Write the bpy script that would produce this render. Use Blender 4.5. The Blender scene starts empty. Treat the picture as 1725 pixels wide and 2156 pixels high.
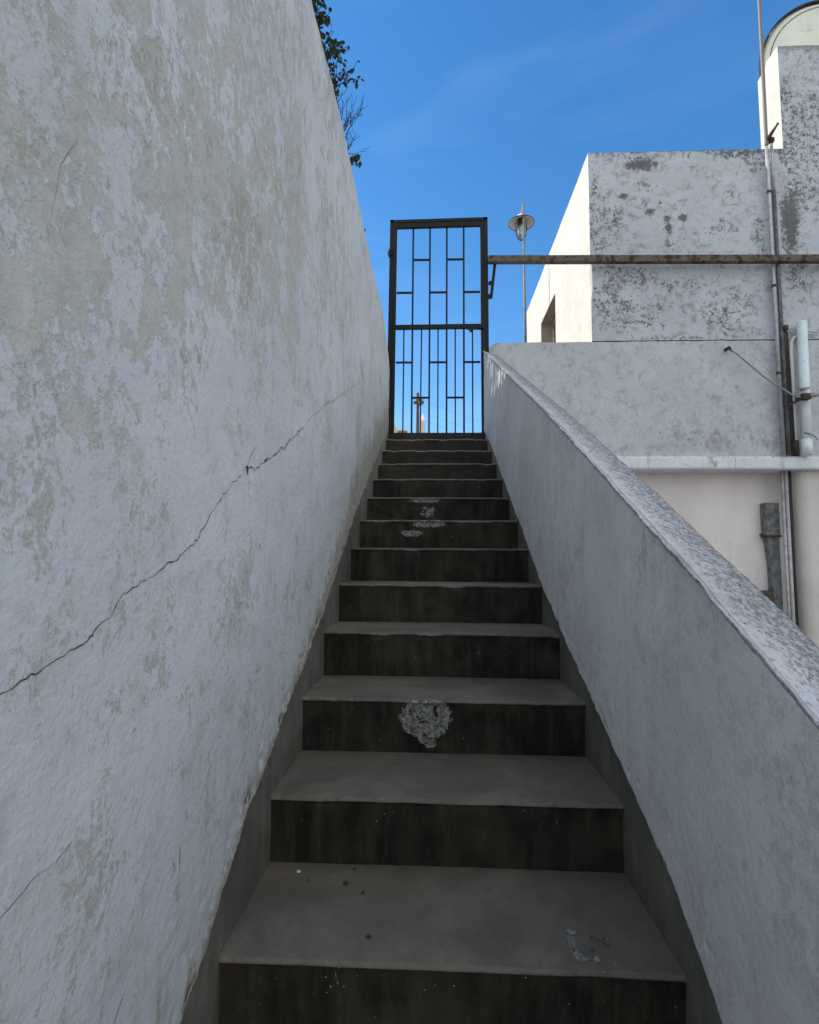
import bpy, bmesh, math, random
import numpy as np
from mathutils import Vector, Matrix

S = bpy.context.scene
COL = S.collection
R = math.radians

# ------------------------------------------------------------------ camera
cam_d = bpy.data.cameras.new('camera'); cam = bpy.data.objects.new('camera', cam_d); COL.objects.link(cam)
CP = Vector((0.4454, -1.1991, 0.8371))
yaw, pitch, roll, FPX = -0.04236, 0.08733, 0.00819, 1136.7
fw = Vector((math.sin(yaw)*math.cos(pitch), math.cos(yaw)*math.cos(pitch), math.sin(pitch)))
r0 = Vector((math.cos(yaw), -math.sin(yaw), 0)); u0 = r0.cross(fw)
rr = r0*math.cos(roll)+u0*math.sin(roll); uu = -r0*math.sin(roll)+u0*math.cos(roll)
M = Matrix((rr, uu, -fw)).transposed().to_4x4(); M.translation = CP
cam.matrix_world = M
cam_d.sensor_fit = 'HORIZONTAL'; cam_d.sensor_width = 36.0; cam_d.lens = FPX/1725*36.0
cam_d.clip_start = 0.02; cam_d.clip_end = 2000
S.camera = cam

# ------------------------------------------------------------------ sky, sun, exposure
SUN_EL, SUN_AZ = R(40), R(13)          # azimuth measured from -X towards +Y
w = bpy.data.worlds.new('World'); S.world = w; w.use_nodes = True
nt = w.node_tree; nt.nodes.clear()
sky = nt.nodes.new('ShaderNodeTexSky'); sky.sky_type = 'NISHITA'; sky.sun_disc = False
sky.sun_elevation = SUN_EL; sky.sun_rotation = -(math.pi/2-SUN_AZ)
sky.air_density = 1.15; sky.dust_density = 0.2; sky.ozone_density = 2.6; sky.altitude = 500
hs = nt.nodes.new('ShaderNodeHueSaturation'); hs.inputs['Saturation'].default_value = 1.3; hs.inputs['Value'].default_value = 0.74
# faint cirrus
tc = nt.nodes.new('ShaderNodeTexCoord'); mp = nt.nodes.new('ShaderNodeMapping')
mp.inputs['Scale'].default_value = (1.0, 1.0, 2.6); mp.inputs['Rotation'].default_value = (0.2, 0.5, 0.3)
cn = nt.nodes.new('ShaderNodeTexNoise'); cn.inputs['Scale'].default_value = 2.3; cn.inputs['Detail'].default_value = 6; cn.inputs['Distortion'].default_value = 1.2
cr = nt.nodes.new('ShaderNodeMapRange'); cr.inputs['From Min'].default_value = 0.5; cr.inputs['From Max'].default_value = 0.85; cr.inputs['To Max'].default_value = 0.05
mx = nt.nodes.new('ShaderNodeMix'); mx.data_type = 'RGBA'
mx.inputs['B'].default_value = (5.5, 6.6, 8.0, 1)
bg = nt.nodes.new('ShaderNodeBackground'); bg.inputs['Strength'].default_value = 0.15
wo = nt.nodes.new('ShaderNodeOutputWorld')
L = nt.links.new
L(sky.outputs[0], hs.inputs['Color']); L(tc.outputs['Generated'], mp.inputs[0]); L(mp.outputs[0], cn.inputs['Vector'])
L(cn.outputs['Fac'], cr.inputs['Value']); L(cr.outputs[0], mx.inputs['Factor']); L(hs.outputs[0], mx.inputs['A'])
# added unseen cloud bank behind and right of the viewpoint, neutral fill for shade
def wn(t, **k):
    n = nt.nodes.new(t)
    for a, b in k.items(): setattr(n, a, b)
    return n
dp_ = wn('ShaderNodeVectorMath', operation='DOT_PRODUCT'); dp_.inputs[1].default_value = (0.35, -0.75, 0.45); L(tc.outputs['Generated'], dp_.inputs[0])
dm_ = wn('ShaderNodeMapRange', interpolation_type='SMOOTHSTEP'); dm_.inputs['From Min'].default_value = 0.0; dm_.inputs['From Max'].default_value = 0.35; L(dp_.outputs['Value'], dm_.inputs['Value'])
c2_ = wn('ShaderNodeTexNoise'); c2_.inputs['Scale'].default_value = 3.0; c2_.inputs['Detail'].default_value = 8; c2_.inputs['Roughness'].default_value = 0.6; L(tc.outputs['Generated'], c2_.inputs['Vector'])
m2_ = wn('ShaderNodeMapRange', interpolation_type='SMOOTHSTEP'); m2_.inputs['From Min'].default_value = 0.36; m2_.inputs['From Max'].default_value = 0.56; L(c2_.outputs['Fac'], m2_.inputs['Value'])
mm_ = wn('ShaderNodeMath', operation='MULTIPLY'); L(dm_.outputs[0], mm_.inputs[0]); L(m2_.outputs[0], mm_.inputs[1])
mc_ = wn('ShaderNodeMix', data_type='RGBA'); mc_.inputs['B'].default_value = (4.9, 4.95, 4.85, 1); L(mm_.outputs[0], mc_.inputs['Factor']); L(mx.outputs['Result'], mc_.inputs['A'])
L(mc_.outputs['Result'], bg.inputs['Color']); L(bg.outputs[0], wo.inputs[0])

sd = bpy.data.lights.new('sun', 'SUN'); sun = bpy.data.objects.new('sun', sd); COL.objects.link(sun)
sd.energy = 2.7; sd.angle = R(0.5); sd.color = (1.0, 0.94, 0.84)
sdir = Vector((-math.cos(SUN_EL)*math.cos(SUN_AZ), math.cos(SUN_EL)*math.sin(SUN_AZ), math.sin(SUN_EL)))
sun.rotation_euler = sdir.to_track_quat('Z', 'Y').to_euler(); sun.location = (-3, 1, 9)
S.view_settings.view_transform = 'Standard'; S.view_settings.look = 'None'; S.view_settings.gamma = 1.0
S.view_settings.exposure = 0.97
S.cycles.max_bounces = 8; S.cycles.diffuse_bounces = 5

# ------------------------------------------------------------------ helpers
rng = np.random.default_rng(7); random.seed(7)

def vnoise(x, y, seed=0):
    xi = np.floor(x).astype(np.int64); yi = np.floor(y).astype(np.int64)
    xf = x-xi; yf = y-yi
    def h(a, b):
        n = (a*374761393 + b*668265263 + seed*1442695041) & 0x7fffffff
        n = ((n ^ (n >> 13))*1274126177) & 0x7fffffff
        return ((n ^ (n >> 16)) & 0xffff)/65535.0
    u = xf*xf*(3-2*xf); v = yf*yf*(3-2*yf)
    return (h(xi, yi)*(1-u)+h(xi+1, yi)*u)*(1-v)+(h(xi, yi+1)*(1-u)+h(xi+1, yi+1)*u)*v

def fbm(x, y, seed=0, o=4):
    x = np.asarray(x, float); y = np.asarray(y, float)
    s = 0; a = 1; t = 0
    for i in range(o):
        s = s+a*vnoise(x*2**i, y*2**i, seed+i*17); t += a; a *= 0.55
    return s/t

def setprops(o, label=None, cat=None, group=None, kind=None):
    if label: o['label'] = label
    if cat: o['category'] = cat
    if group: o['group'] = group
    if kind: o['kind'] = kind
    return o

def thing(name, loc, label, cat, group=None):
    o = bpy.data.objects.new(name, None); COL.objects.link(o); o.location = loc
    o.empty_display_size = 0.1
    return setprops(o, label, cat, group)

def wloc(o):
    v = Vector(o.location)
    while o.parent: o = o.parent; v += Vector(o.location)
    return v

class MB:
    """collects geometry in world coordinates, then links it as one object"""
    def __init__(s): s.v = []; s.f = []; s.m = []; s.a = {}
    def add(s, vs, fs, mi=0):
        b = len(s.v); s.v += [tuple(p) for p in vs]; s.f += [tuple(i+b for i in f) for f in fs]; s.m += [mi]*len(fs); return s
    def box(s, x0, x1, y0, y1, z0, z1, mi=0):
        return s.add([(x0,y0,z0),(x1,y0,z0),(x1,y1,z0),(x0,y1,z0),(x0,y0,z1),(x1,y0,z1),(x1,y1,z1),(x0,y1,z1)],
                     [(0,3,2,1),(4,5,6,7),(0,1,5,4),(1,2,6,5),(2,3,7,6),(3,0,4,7)], mi)
    def tube(s, pts, r, n=10, mi=0, cap=True):
        pts = [Vector(p) for p in pts]; rs = r if isinstance(r, (list, tuple)) else [r]*len(pts)
        base = len(s.v); prev = None
        for i, p in enumerate(pts):
            t = ((pts[min(i+1, len(pts)-1)]-pts[max(i-1, 0)])).normalized()
            if prev is None:
                a = Vector((0, 0, 1)) if abs(t.z) < 0.9 else Vector((1, 0, 0))
                u = t.cross(a).normalized()
            else:
                u = (prev-t*prev.dot(t)).normalized()
            prev = u; v = t.cross(u)
            for k in range(n):
                an = 2*math.pi*k/n
                s.v.append(tuple(p+(u*math.cos(an)+v*math.sin(an))*rs[i]))
        for i in range(len(pts)-1):
            for k in range(n):
                a = base+i*n+k; b = base+i*n+(k+1) % n
                s.f.append((a, a+n, b+n, b)[::-1]); s.m.append(mi)
        if cap:
            s.f.append(tuple(base+k for k in range(n))); s.m.append(mi)
            e = base+(len(pts)-1)*n
            s.f.append(tuple(e+k for k in range(n))[::-1]); s.m.append(mi)
        return s
    def bar(s, p, q, wd, th, up=(0, 1, 0), mi=0):
        p = Vector(p); q = Vector(q); t = (q-p).normalized(); u = Vector(up); u = (u-t*u.dot(t)).normalized(); v = t.cross(u)
        vs = []
        for c in (p, q):
            for a, b in ((-1,-1),(1,-1),(1,1),(-1,1)): vs.append(c+v*(a*wd/2)+u*(b*th/2))
        return s.add(vs, [(0,1,2,3),(7,6,5,4),(0,4,5,1),(1,5,6,2),(2,6,7,3),(3,7,4,0)], mi)
    def lathe(s, prof, c, axis='z', n=32, mi=0):
        c = Vector(c); base = len(s.v)
        for (r, h) in prof:
            for k in range(n):
                a = 2*math.pi*k/n
                if axis == 'z': s.v.append(tuple(c+Vector((r*math.cos(a), r*math.sin(a), h))))
                else: s.v.append(tuple(c+Vector((r*math.cos(a), h, r*math.sin(a)))))
        for i in range(len(prof)-1):
            for k in range(n):
                a = base+i*n+k; b = base+i*n+(k+1) % n
                s.f.append((a, b, b+n, a+n)); s.m.append(mi)
        return s
    def prism(s, poly, ax, a0, a1, mi=0):
        """poly = 2D outline in the other two axes, extruded along axis ax"""
        n = len(poly); vs = []
        for a in (a0, a1):
            for (p, q) in poly:
                vs.append({0: (a, p, q), 1: (p, a, q), 2: (p, q, a)}[ax])
        fs = [tuple(range(n)), tuple(range(2*n-1, n-1, -1))]+[(i, i+n, (i+1) % n+n, (i+1) % n) for i in range(n)]
        return s.add(vs, fs, mi)
    def build(s, name, mats, parent=None, smooth=False, bevel=0, segs=2):
        off = wloc(parent) if parent else Vector((0, 0, 0))
        me = bpy.data.meshes.new(name)
        me.from_pydata([(a-off.x, b-off.y, c-off.z) for a, b, c in s.v], [], s.f)
        if not isinstance(mats, (list, tuple)): mats = [mats]
        for m in mats: me.materials.append(m)
        me.polygons.foreach_set('material_index', s.m)
        bm = bmesh.new(); bm.from_mesh(me); bmesh.ops.recalc_face_normals(bm, faces=bm.faces); bm.to_mesh(me); bm.free()
        if smooth: me.polygons.foreach_set('use_smooth', [len(p.vertices) == 4 for p in me.polygons])
        o = bpy.data.objects.new(name, me); COL.objects.link(o)
        if parent: o.parent = parent
        if bevel:
            b = o.modifiers.new('bevel', 'BEVEL'); b.width = bevel; b.segments = segs; b.limit_method = 'ANGLE'; b.angle_limit = R(40)
        return o

def gridmesh(name, P, mats, parent=None, attrs=None, extra=None, flip=False, smooth=True, closed=None):
    """P: (n, m, 3) array of points -> grid surface; extra: list of MB whose geometry joins the same mesh"""
    n, m, _ = P.shape
    V = P.reshape(-1, 3)
    i, j = np.meshgrid(np.arange(n-1), np.arange(m-1), indexing='ij')
    a = (i*m+j).ravel()
    F = np.stack([a, a+m, a+m+1, a+1], 1)
    if flip: F = F[:, ::-1]
    faces = F.tolist(); verts = V.tolist(); mi = [0]*len(faces)
    nb = len(verts)
    for mb in (extra or []):
        b = len(verts); verts += [list(v) for v in mb.v]; faces += [[k+b for k in f] for f in mb.f]; mi += mb.m
    off = wloc(parent) if parent else Vector((0, 0, 0))
    me = bpy.data.meshes.new(name)
    me.from_pydata([(v[0]-off.x, v[1]-off.y, v[2]-off.z) for v in verts], [], faces)
    if not isinstance(mats, (list, tuple)): mats = [mats]
    for q in mats: me.materials.append(q)
    me.polygons.foreach_set('material_index', mi)
    sm = [smooth]*(len(F))+[False]*(len(faces)-len(F)); me.polygons.foreach_set('use_smooth', sm)
    for k, arr in (attrs or {}).items():
        at = me.attributes.new(k, 'FLOAT', 'POINT')
        full = np.zeros(len(verts), np.float32); full[:nb] = np.asarray(arr, np.float32).ravel()
        at.data.foreach_set('value', full)
    o = bpy.data.objects.new(name, me); COL.objects.link(o)
    if parent: o.parent = parent
    return o

# ------------------------------------------------------------------ material toolkit
class Mat:
    def __init__(s, name):
        s.m = bpy.data.materials.new(name); s.m.use_nodes = True; s.t = s.m.node_tree
        s.b = s.t.nodes['Principled BSDF']; s.g = s.t.nodes.new('ShaderNodeNewGeometry')
        s.b.inputs['Specular IOR Level'].default_value = 0.25
    def l(s, a, b): s.t.links.new(a, b)
    def sc(s, v):
        n = s.t.nodes.new('ShaderNodeVectorMath'); n.operation = 'MULTIPLY'; s.l(s.g.outputs['Position'], n.inputs[0]); n.inputs[1].default_value = v; return n.outputs[0]
    def noise(s, scale, det=4, rough=0.55, dist=0, vec=None, off=0):
        n = s.t.nodes.new('ShaderNodeTexNoise'); n.inputs['Scale'].default_value = scale; n.inputs['Detail'].default_value = det
        n.inputs['Roughness'].default_value = rough; n.inputs['Distortion'].default_value = dist
        v = vec if vec is not None else s.g.outputs['Position']
        if off:
            a = s.t.nodes.new('ShaderNodeVectorMath'); a.operation = 'ADD'; s.l(v, a.inputs[0]); a.inputs[1].default_value = (off, off*1.7, off*.6); v = a.outputs[0]
        s.l(v, n.inputs['Vector']); return n.outputs['Fac']
    def vor(s, scale, feat='F1', vec=None):
        n = s.t.nodes.new('ShaderNodeTexVoronoi'); n.feature = feat; n.inputs['Scale'].default_value = scale
        s.l(vec if vec is not None else s.g.outputs['Position'], n.inputs['Vector']); return n.outputs['Distance']
    def attr(s, name):
        n = s.t.nodes.new('ShaderNodeAttribute'); n.attribute_name = name; return n.outputs['Fac']
    def ma(s, op, a, b=0.0, c=None):
        n = s.t.nodes.new('ShaderNodeMath'); n.operation = op
        for i, x in enumerate((a, b, c)):
            if x is None: continue
            if isinstance(x, (int, float)): n.inputs[i].default_value = x
            else: s.l(x, n.inputs[i])
        return n.outputs[0]
    def step(s, v, lo, hi, t0=0.0, t1=1.0, smooth=True):
        n = s.t.nodes.new('ShaderNodeMapRange'); n.interpolation_type = 'SMOOTHSTEP' if smooth else 'LINEAR'
        n.inputs['From Min'].default_value = lo; n.inputs['From Max'].default_value = hi
        n.inputs['To Min'].default_value = t0; n.inputs['To Max'].default_value = t1
        s.l(v, n.inputs['Value']); return n.outputs['Result']
    def col(s, c):
        n = s.t.nodes.new('ShaderNodeRGB'); n.outputs[0].default_value = (*c, 1); return n.outputs[0]
    def mix(s, f, a, b, mode='MIX'):
        n = s.t.nodes.new('ShaderNodeMix'); n.data_type = 'RGBA'; n.blend_type = mode
        if isinstance(f, (int, float)): n.inputs['Factor'].default_value = f
        else: s.l(f, n.inputs['Factor'])
        for k, x in (('A', a), ('B', b)):
            if isinstance(x, tuple): n.inputs[k].default_value = (*x, 1)
            else: s.l(x, n.inputs[k])
        return n.outputs['Result']
    def bump(s, h, strength=0.3, dist=0.01, prev=None):
        n = s.t.nodes.new('ShaderNodeBump'); n.inputs['Strength'].default_value = strength; n.inputs['Distance'].default_value = dist
        s.l(h, n.inputs['Height'])
        if prev is not None: s.l(prev, n.inputs['Normal'])
        return n.outputs[0]
    def done(s, color, rough=0.9, normal=None, metal=0.0):
        if isinstance(color, tuple): s.b.inputs['Base Color'].default_value = (*color, 1)
        else: s.l(color, s.b.inputs['Base Color'])
        if isinstance(rough, (int, float)): s.b.inputs['Roughness'].default_value = rough
        else: s.l(rough, s.b.inputs['Roughness'])
        s.b.inputs['Metallic'].default_value = metal
        if normal is not None: s.l(normal, s.b.inputs['Normal'])
        return s.m

def plaster(name, white, under, dirt, coarse=7, fine=38, amp=1.3, edge=0.03, speck=0.0, streak=0.25, grain=160, gstr=0.35, stain=0.3, vert=(1, 1, 0.45), dirtname='dirt', scuff=0.0):
    k = Mat(name)
    v = k.sc(vert)
    n1 = k.noise(coarse, 6, 0.62, 0.4, v); n2 = k.noise(fine, 5, 0.65, 0.3, v)
    nn = k.ma('ADD', k.ma('ADD', k.ma('MULTIPLY', n1, 0.48), k.ma('MULTIPLY', n2, 0.34)), k.ma('MULTIPLY', k.noise(fine*3.1, 4, 0.7, off=7), 0.18))
    we = k.ma('ADD', k.attr('wear'), k.ma('MULTIPLY', k.ma('SUBTRACT', nn, 0.5), amp*1.6))
    m = k.step(we, 0.5-edge, 0.5+edge)
    # base paint with slow mottling
    lowf = k.noise(1.7, 4, 0.6, 0.5, off=3.1)
    c = k.mix(k.step(lowf, 0.35, 0.65), white, tuple(x*0.9 for x in white))
    n3 = k.noise(11, 7, 0.7, 0.6, off=9)
    c = k.mix(k.ma('MULTIPLY', k.step(n3, 0.48, 0.7), stain), c, tuple(x*0.72 for x in under))
    un = k.mix(k.step(k.noise(23, 6, 0.7, off=5), 0.3, 0.7), under, tuple(x*0.78 for x in under))
    c = k.mix(m, c, un)
    # grime carried by the dirt attribute, broken by streaky noise
    sn = k.noise(14, 6, 0.7, 0.2, k.sc((1.0, 1.0, 0.16)), off=2)
    d = k.ma('ADD', k.attr(dirtname), k.ma('MULTIPLY', k.ma('SUBTRACT', k.ma('ADD', k.ma('MULTIPLY', sn, 0.3), k.ma('ADD', k.ma('MULTIPLY', k.noise(34, 5, 0.75), 0.4), k.ma('MULTIPLY', k.noise(110, 4, 0.7), 0.3))), 0.5), 3.2))
    dm = k.ma('MULTIPLY', k.step(d, 0.40, 0.68), 0.85)
    c = k.mix(dm, c, dirt)
    if streak: c = k.mix(k.ma('MULTIPLY', k.step(sn, 0.5, 0.75), streak), c, tuple(x*0.75 for x in dirt))
    if scuff:
        lo_ = k.noise(3.2, 4, 0.6, 0.4, off=21); hi_ = k.noise(38, 6, 0.75, 0.5, k.sc((1, 1, 0.7)), off=17); fi_ = k.noise(130, 4, 0.7, off=18)
        sv = k.ma('ADD', k.ma('ADD', k.ma('MULTIPLY', hi_, 0.62), k.ma('MULTIPLY', fi_, 0.38)), k.ma('MULTIPLY', k.ma('SUBTRACT', lo_, 0.5), 0.55))
        c = k.mix(k.ma('MULTIPLY', k.step(sv, 0.545, 0.615), scuff), c, dirt)
        c = k.mix(k.ma('MULTIPLY', k.step(k.noise(2.1, 5, 0.65, 0.8, off=41), 0.48, 0.66), 0.35*scuff), c, tuple(x*0.80 for x in under))
    # pin-size specks and pits
    sp = k.noise(95, 3, 0.6, off=11)
    c = k.mix(k.ma('MULTIPLY', k.step(sp, 0.68, 0.74), 0.45+speck), c, tuple(x*0.55 for x in under))
    c = k.mix(k.ma('MULTIPLY', k.step(k.noise(grain*1.3, 3, 0.7, off=15), 0.5, 0.72), 0.22), c, tuple(x*0.62 for x in under)); g1 = k.noise(grain, 4, 0.65); g2 = k.noise(grain*0.4, 3, 0.55)
    h = k.ma('ADD', k.ma('MULTIPLY', g1, 0.35), k.ma('MULTIPLY', g2, 0.9))
    nb = k.bump(h, gstr, 0.006)
    nb = k.bump(k.ma('MULTIPLY', m, -1.0), 0.5, 0.0018, nb)
    return k.done(c, 0.92, nb)

WHITE = (0.66, 0.675, 0.69)
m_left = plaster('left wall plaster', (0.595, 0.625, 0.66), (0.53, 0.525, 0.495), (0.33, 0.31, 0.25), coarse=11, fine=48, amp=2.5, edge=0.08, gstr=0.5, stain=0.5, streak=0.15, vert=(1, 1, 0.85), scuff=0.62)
m_right = plaster('right wall plaster', (0.78, 0.795, 0.80), (0.64, 0.645, 0.61), (0.32, 0.31, 0.26), coarse=7, fine=44, amp=1.7, edge=0.14, stain=0.35, streak=0.2, gstr=0.42, scuff=0.3)
m_cop = plaster('coping plaster', (0.53, 0.55, 0.575), (0.21, 0.21, 0.22), (0.14, 0.14, 0.15), coarse=95, fine=240, amp=2.1, edge=0.22, stain=0.5, streak=0, gstr=0.6, grain=120, vert=(1.0, 0.8, 0.8))
m_fac = plaster('facade plaster', (0.50, 0.52, 0.555), (0.15, 0.15, 0.152), (0.27, 0.265, 0.25), coarse=26, fine=80, amp=2.3, edge=0.13, stain=0.6, streak=0.1, grain=90, gstr=0.25, vert=(1, 1, 1))
m_par = plaster('terrace wall plaster', (0.50, 0.525, 0.555), (0.33, 0.34, 0.35), (0.27, 0.27, 0.27), coarse=9, fine=36, amp=2.2, edge=0.22, stain=0.6, scuff=0.3, streak=0.2, grain=90, gstr=0.2, vert=(1, 1, 0.7))
m_ledge = plaster('ledge plaster', (0.70, 0.715, 0.74), (0.42, 0.41, 0.40), (0.25, 0.24, 0.235), coarse=12, fine=50, amp=1.8, edge=0.15, stain=0.3, streak=0.35, grain=90, gstr=0.3, vert=(1, 1, 0.7))
m_sun = plaster('cream side plaster', (0.60, 0.57, 0.50), (0.45, 0.41, 0.33), (0.35, 0.31, 0.25), coarse=6, fine=30, stain=0.3, streak=0.1, grain=70, gstr=0.4)
m_pink = plaster('pinkish lower plaster', (0.74, 0.68, 0.665), (0.60, 0.52, 0.48), (0.40, 0.32, 0.26), coarse=3, fine=14, edge=0.3, stain=0.12, streak=0.08, grain=60, gstr=0.12)
m_beige = plaster('beige pillar plaster', (0.60, 0.575, 0.535), (0.52, 0.46, 0.4), (0.40, 0.34, 0.28), coarse=3, fine=14, edge=0.3, stain=0.12, streak=0.08, grain=60, gstr=0.1)

def cement(name, c0, c1, c2, streaky=0.6, light=(0.42, 0.42, 0.40), grain=220, bstr=0.25):
    k = Mat(name)
    sn = k.noise(9, 6, 0.7, 0.3, k.sc((2.2, 2.2, 0.35)))
    lo = k.noise(3.4, 5, 0.6, 0.5, off=4)
    c = k.mix(k.step(lo, 0.38, 0.62), c0, c1); c = k.mix(k.ma('MULTIPLY', k.step(k.noise(2.3, 3, 0.5, 0.8, off=31), 0.48, 0.64), 0.55), c, tuple(x*0.58 for x in c0))
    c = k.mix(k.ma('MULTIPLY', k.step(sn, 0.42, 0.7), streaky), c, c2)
    c = k.mix(k.ma('MULTIPLY', k.step(k.noise(60, 6, 0.75), 0.45, 0.75), 0.35), c, tuple(x*0.45 for x in c0))
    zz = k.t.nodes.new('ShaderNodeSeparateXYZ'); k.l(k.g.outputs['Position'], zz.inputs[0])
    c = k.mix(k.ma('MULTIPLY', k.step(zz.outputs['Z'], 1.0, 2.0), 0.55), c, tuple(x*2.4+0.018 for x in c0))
    # exposed patch
    p = k.ma('ADD', k.attr('patch'), k.ma('MULTIPLY', k.ma('SUBTRACT', k.noise(40, 6, 0.7, 0.5), 0.5), 1.5))
    pm = k.step(p, 0.48, 0.56)
    pn = k.noise(70, 6, 0.8, 1.0, off=6)
    pc = k.mix(k.step(pn, 0.38, 0.62), tuple(x*0.16 for x in light), light)
    c = k.mix(pm, c, pc)
    # edge wear and dust
    e = k.ma('ADD', k.attr('edge'), k.ma('MULTIPLY', k.ma('SUBTRACT', k.noise(55, 5, 0.7, off=8), 0.5), 1.1))
    c = k.mix(k.ma('MULTIPLY', k.step(e, 0.45, 0.9), 0.5), c, tuple(x*0.55 for x in light))
    # specks of lime
    sp = k.ma('SUBTRACT', k.noise(120, 2, 0.5, off=13), k.ma('MULTIPLY', k.attr('speck'), 0.09))
    c = k.mix(k.step(sp, 0.232, 0.215), c, (0.5, 0.5, 0.48))
    h = k.ma('ADD', k.ma('MULTIPLY', k.noise(grain, 4, 0.6), 0.4), k.noise(25, 5, 0.6))
    nb = k.bump(h, bstr, 0.004)
    nb = k.bump(k.ma('MULTIPLY', k.ma('MULTIPLY', pm, k.ma('SUBTRACT', pn, 1.2)), 1.0), 0.9, 0.01, nb)
    return k.done(c, k.step(k.noise(8, 3, off=20), 0.3, 0.7, 0.62, 0.9), nb)

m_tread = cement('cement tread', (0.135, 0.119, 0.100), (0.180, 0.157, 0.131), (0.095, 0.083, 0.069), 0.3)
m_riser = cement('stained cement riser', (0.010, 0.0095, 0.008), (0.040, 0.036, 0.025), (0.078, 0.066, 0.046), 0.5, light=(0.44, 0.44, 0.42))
m_skirt = cement('cement skirting', (0.15, 0.146, 0.125), (0.20, 0.195, 0.17), (0.075, 0.07, 0.054), 0.5)

def metal(name, c0, c1, rough=0.6, sc=25, thr=(0.5, 0.6), met=0.0, b=0.3):
    k = Mat(name); n = k.noise(sc, 6, 0.7, 0.4)
    c = k.mix(k.step(n, *thr), c0, c1)
    c = k.mix(k.ma('MULTIPLY', k.step(k.noise(sc*3, 4, 0.7, off=4), 0.5, 0.75), 0.4), c, tuple(x*0.5 for x in c1))
    return k.done(c, rough, k.bump(k.noise(sc*6, 4, 0.7), b, 0.002), met)

m_gate = metal('black gate paint', (0.007, 0.006, 0.006), (0.016, 0.009, 0.007), 0.55, 18, (0.55, 0.7))
m_rust = metal('rusty painted steel', (0.125, 0.105, 0.085), (0.058, 0.020, 0.012), 0.75, 13, (0.46, 0.60))
m_steel = metal('galvanised pipe', (0.42, 0.42, 0.42), (0.27, 0.27, 0.27), 0.5, 12, (0.4, 0.7), 0.3)
m_pole = metal('grey painted pole', (0.17, 0.165, 0.165), (0.10, 0.09, 0.085), 0.5, 14, (0.5, 0.7), 0.0)
m_dkpipe = metal('dark weathered pipe', (0.085, 0.09, 0.095), (0.15, 0.15, 0.155), 0.7, 12)
m_brack = metal('rusted bracket', (0.05, 0.04, 0.035), (0.10, 0.03, 0.025), 0.8, 20)
m_pvc = metal('white pvc', (0.66, 0.73, 0.74), (0.60, 0.67, 0.67), 0.4, 4, (0.3, 0.8), 0, 0.05)
m_cable = metal('grey cable', (0.27, 0.265, 0.25), (0.2, 0.2, 0.19), 0.7, 30)
m_wire = metal('black cable', (0.035, 0.035, 0.038), (0.06, 0.055, 0.05), 0.7, 30)
m_porc = metal('porcelain grey', (0.30, 0.32, 0.32), (0.2, 0.2, 0.2), 0.35, 20)
m_conc = metal('weathered concrete', (0.20, 0.205, 0.205), (0.105, 0.11, 0.115), 0.9, 14, (0.42, 0.62), 0, 0.6)
m_tank = metal('cream tank', (0.72, 0.71, 0.60), (0.62, 0.61, 0.52), 0.7, 2.5, (0.3, 0.7), 0, 0.1)
m_black = metal('black rubber rim', (0.015, 0.015, 0.018), (0.03, 0.03, 0.03), 0.6, 10)
m_shade = metal('enamel lamp shade', (0.66, 0.63, 0.56), (0.5, 0.45, 0.38), 0.5, 12, (0.5, 0.7))
m_dark = metal('dark wood door', (0.06, 0.045, 0.035), (0.09, 0.07, 0.05), 0.7, 8)
m_brownish = metal('reveal plaster', (0.40, 0.33, 0.25), (0.33, 0.27, 0.2), 0.9, 6)
m_terra = metal('terracotta', (0.30, 0.19, 0.14), (0.24, 0.15, 0.11), 0.9, 3)
m_farbeige = metal('far beige paint', (0.62, 0.50, 0.38), (0.55, 0.44, 0.34), 0.9, 2)
m_farpink = metal('far pale pink paint', (0.66, 0.58, 0.58), (0.6, 0.5, 0.5), 0.9, 2)
m_wood = metal('pole wood', (0.10, 0.075, 0.06), (0.07, 0.055, 0.045), 0.9, 12)
m_ground = metal('patio concrete', (0.22, 0.215, 0.21), (0.18, 0.178, 0.17), 0.95, 2.5, (0.35, 0.65))
m_crack = metal('crack shadow', (0.06, 0.058, 0.056), (0.10, 0.095, 0.09), 1.0, 60)
def leafmat():
    k = Mat('leaf'); c = k.mix(k.noise(60, 2), (0.035, 0.06, 0.02), (0.075, 0.10, 0.035))
    return k.done(c, 0.55)
m_leaf = leafmat()
m_twig = metal('twig bark', (0.06, 0.05, 0.04), (0.09, 0.075, 0.06), 0.9, 40)
def glass():
    k = Mat('lamp glass'); k.b.inputs['Transmission Weight'].default_value = 0.85; k.b.inputs['IOR'].default_value = 1.25
    return k.done((0.9, 0.92, 0.92), 0.12)
m_glass = glass()

WD = 0.966      # stair width
T_, H_ = 0.35, 0.1796
# ------------------------------------------------------------------ ground and terrace floor (setting)
g = MB().box(-60, 60, -40, 80, -1.2, -0.898).build('ground', m_ground); setprops(g, kind='structure')
tf = MB().box(-0.6, 2.05, 4.24, 8.6, 1.70, 1.985).build('terrace_floor', m_ground); setprops(tf, kind='structure')

# ------------------------------------------------------------------ staircase
stair = thing('staircase', (WD/2, 0, -0.898), 'narrow dark cement staircase climbing between two whitewashed walls', 'staircase')

def blob(X, Y, cx, cy, rx, ry, s=1.0, ang=0):
    c, sn = math.cos(ang), math.sin(ang); dx = X-cx; dy = Y-cy
    u = (dx*c+dy*sn)/rx; v = (-dx*sn+dy*c)/ry
    return s*np.exp(-(u*u+v*v)*1.2)

def seg_dist(X, Y, a, b):
    ax, ay = a; bx, by = b; dx, dy = bx-ax, by-ay; t = np.clip(((X-ax)*dx+(Y-ay)*dy)/(dx*dx+dy*dy), 0, 1)
    return np.hypot(X-ax-t*dx, Y-ay-t*dy)

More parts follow.
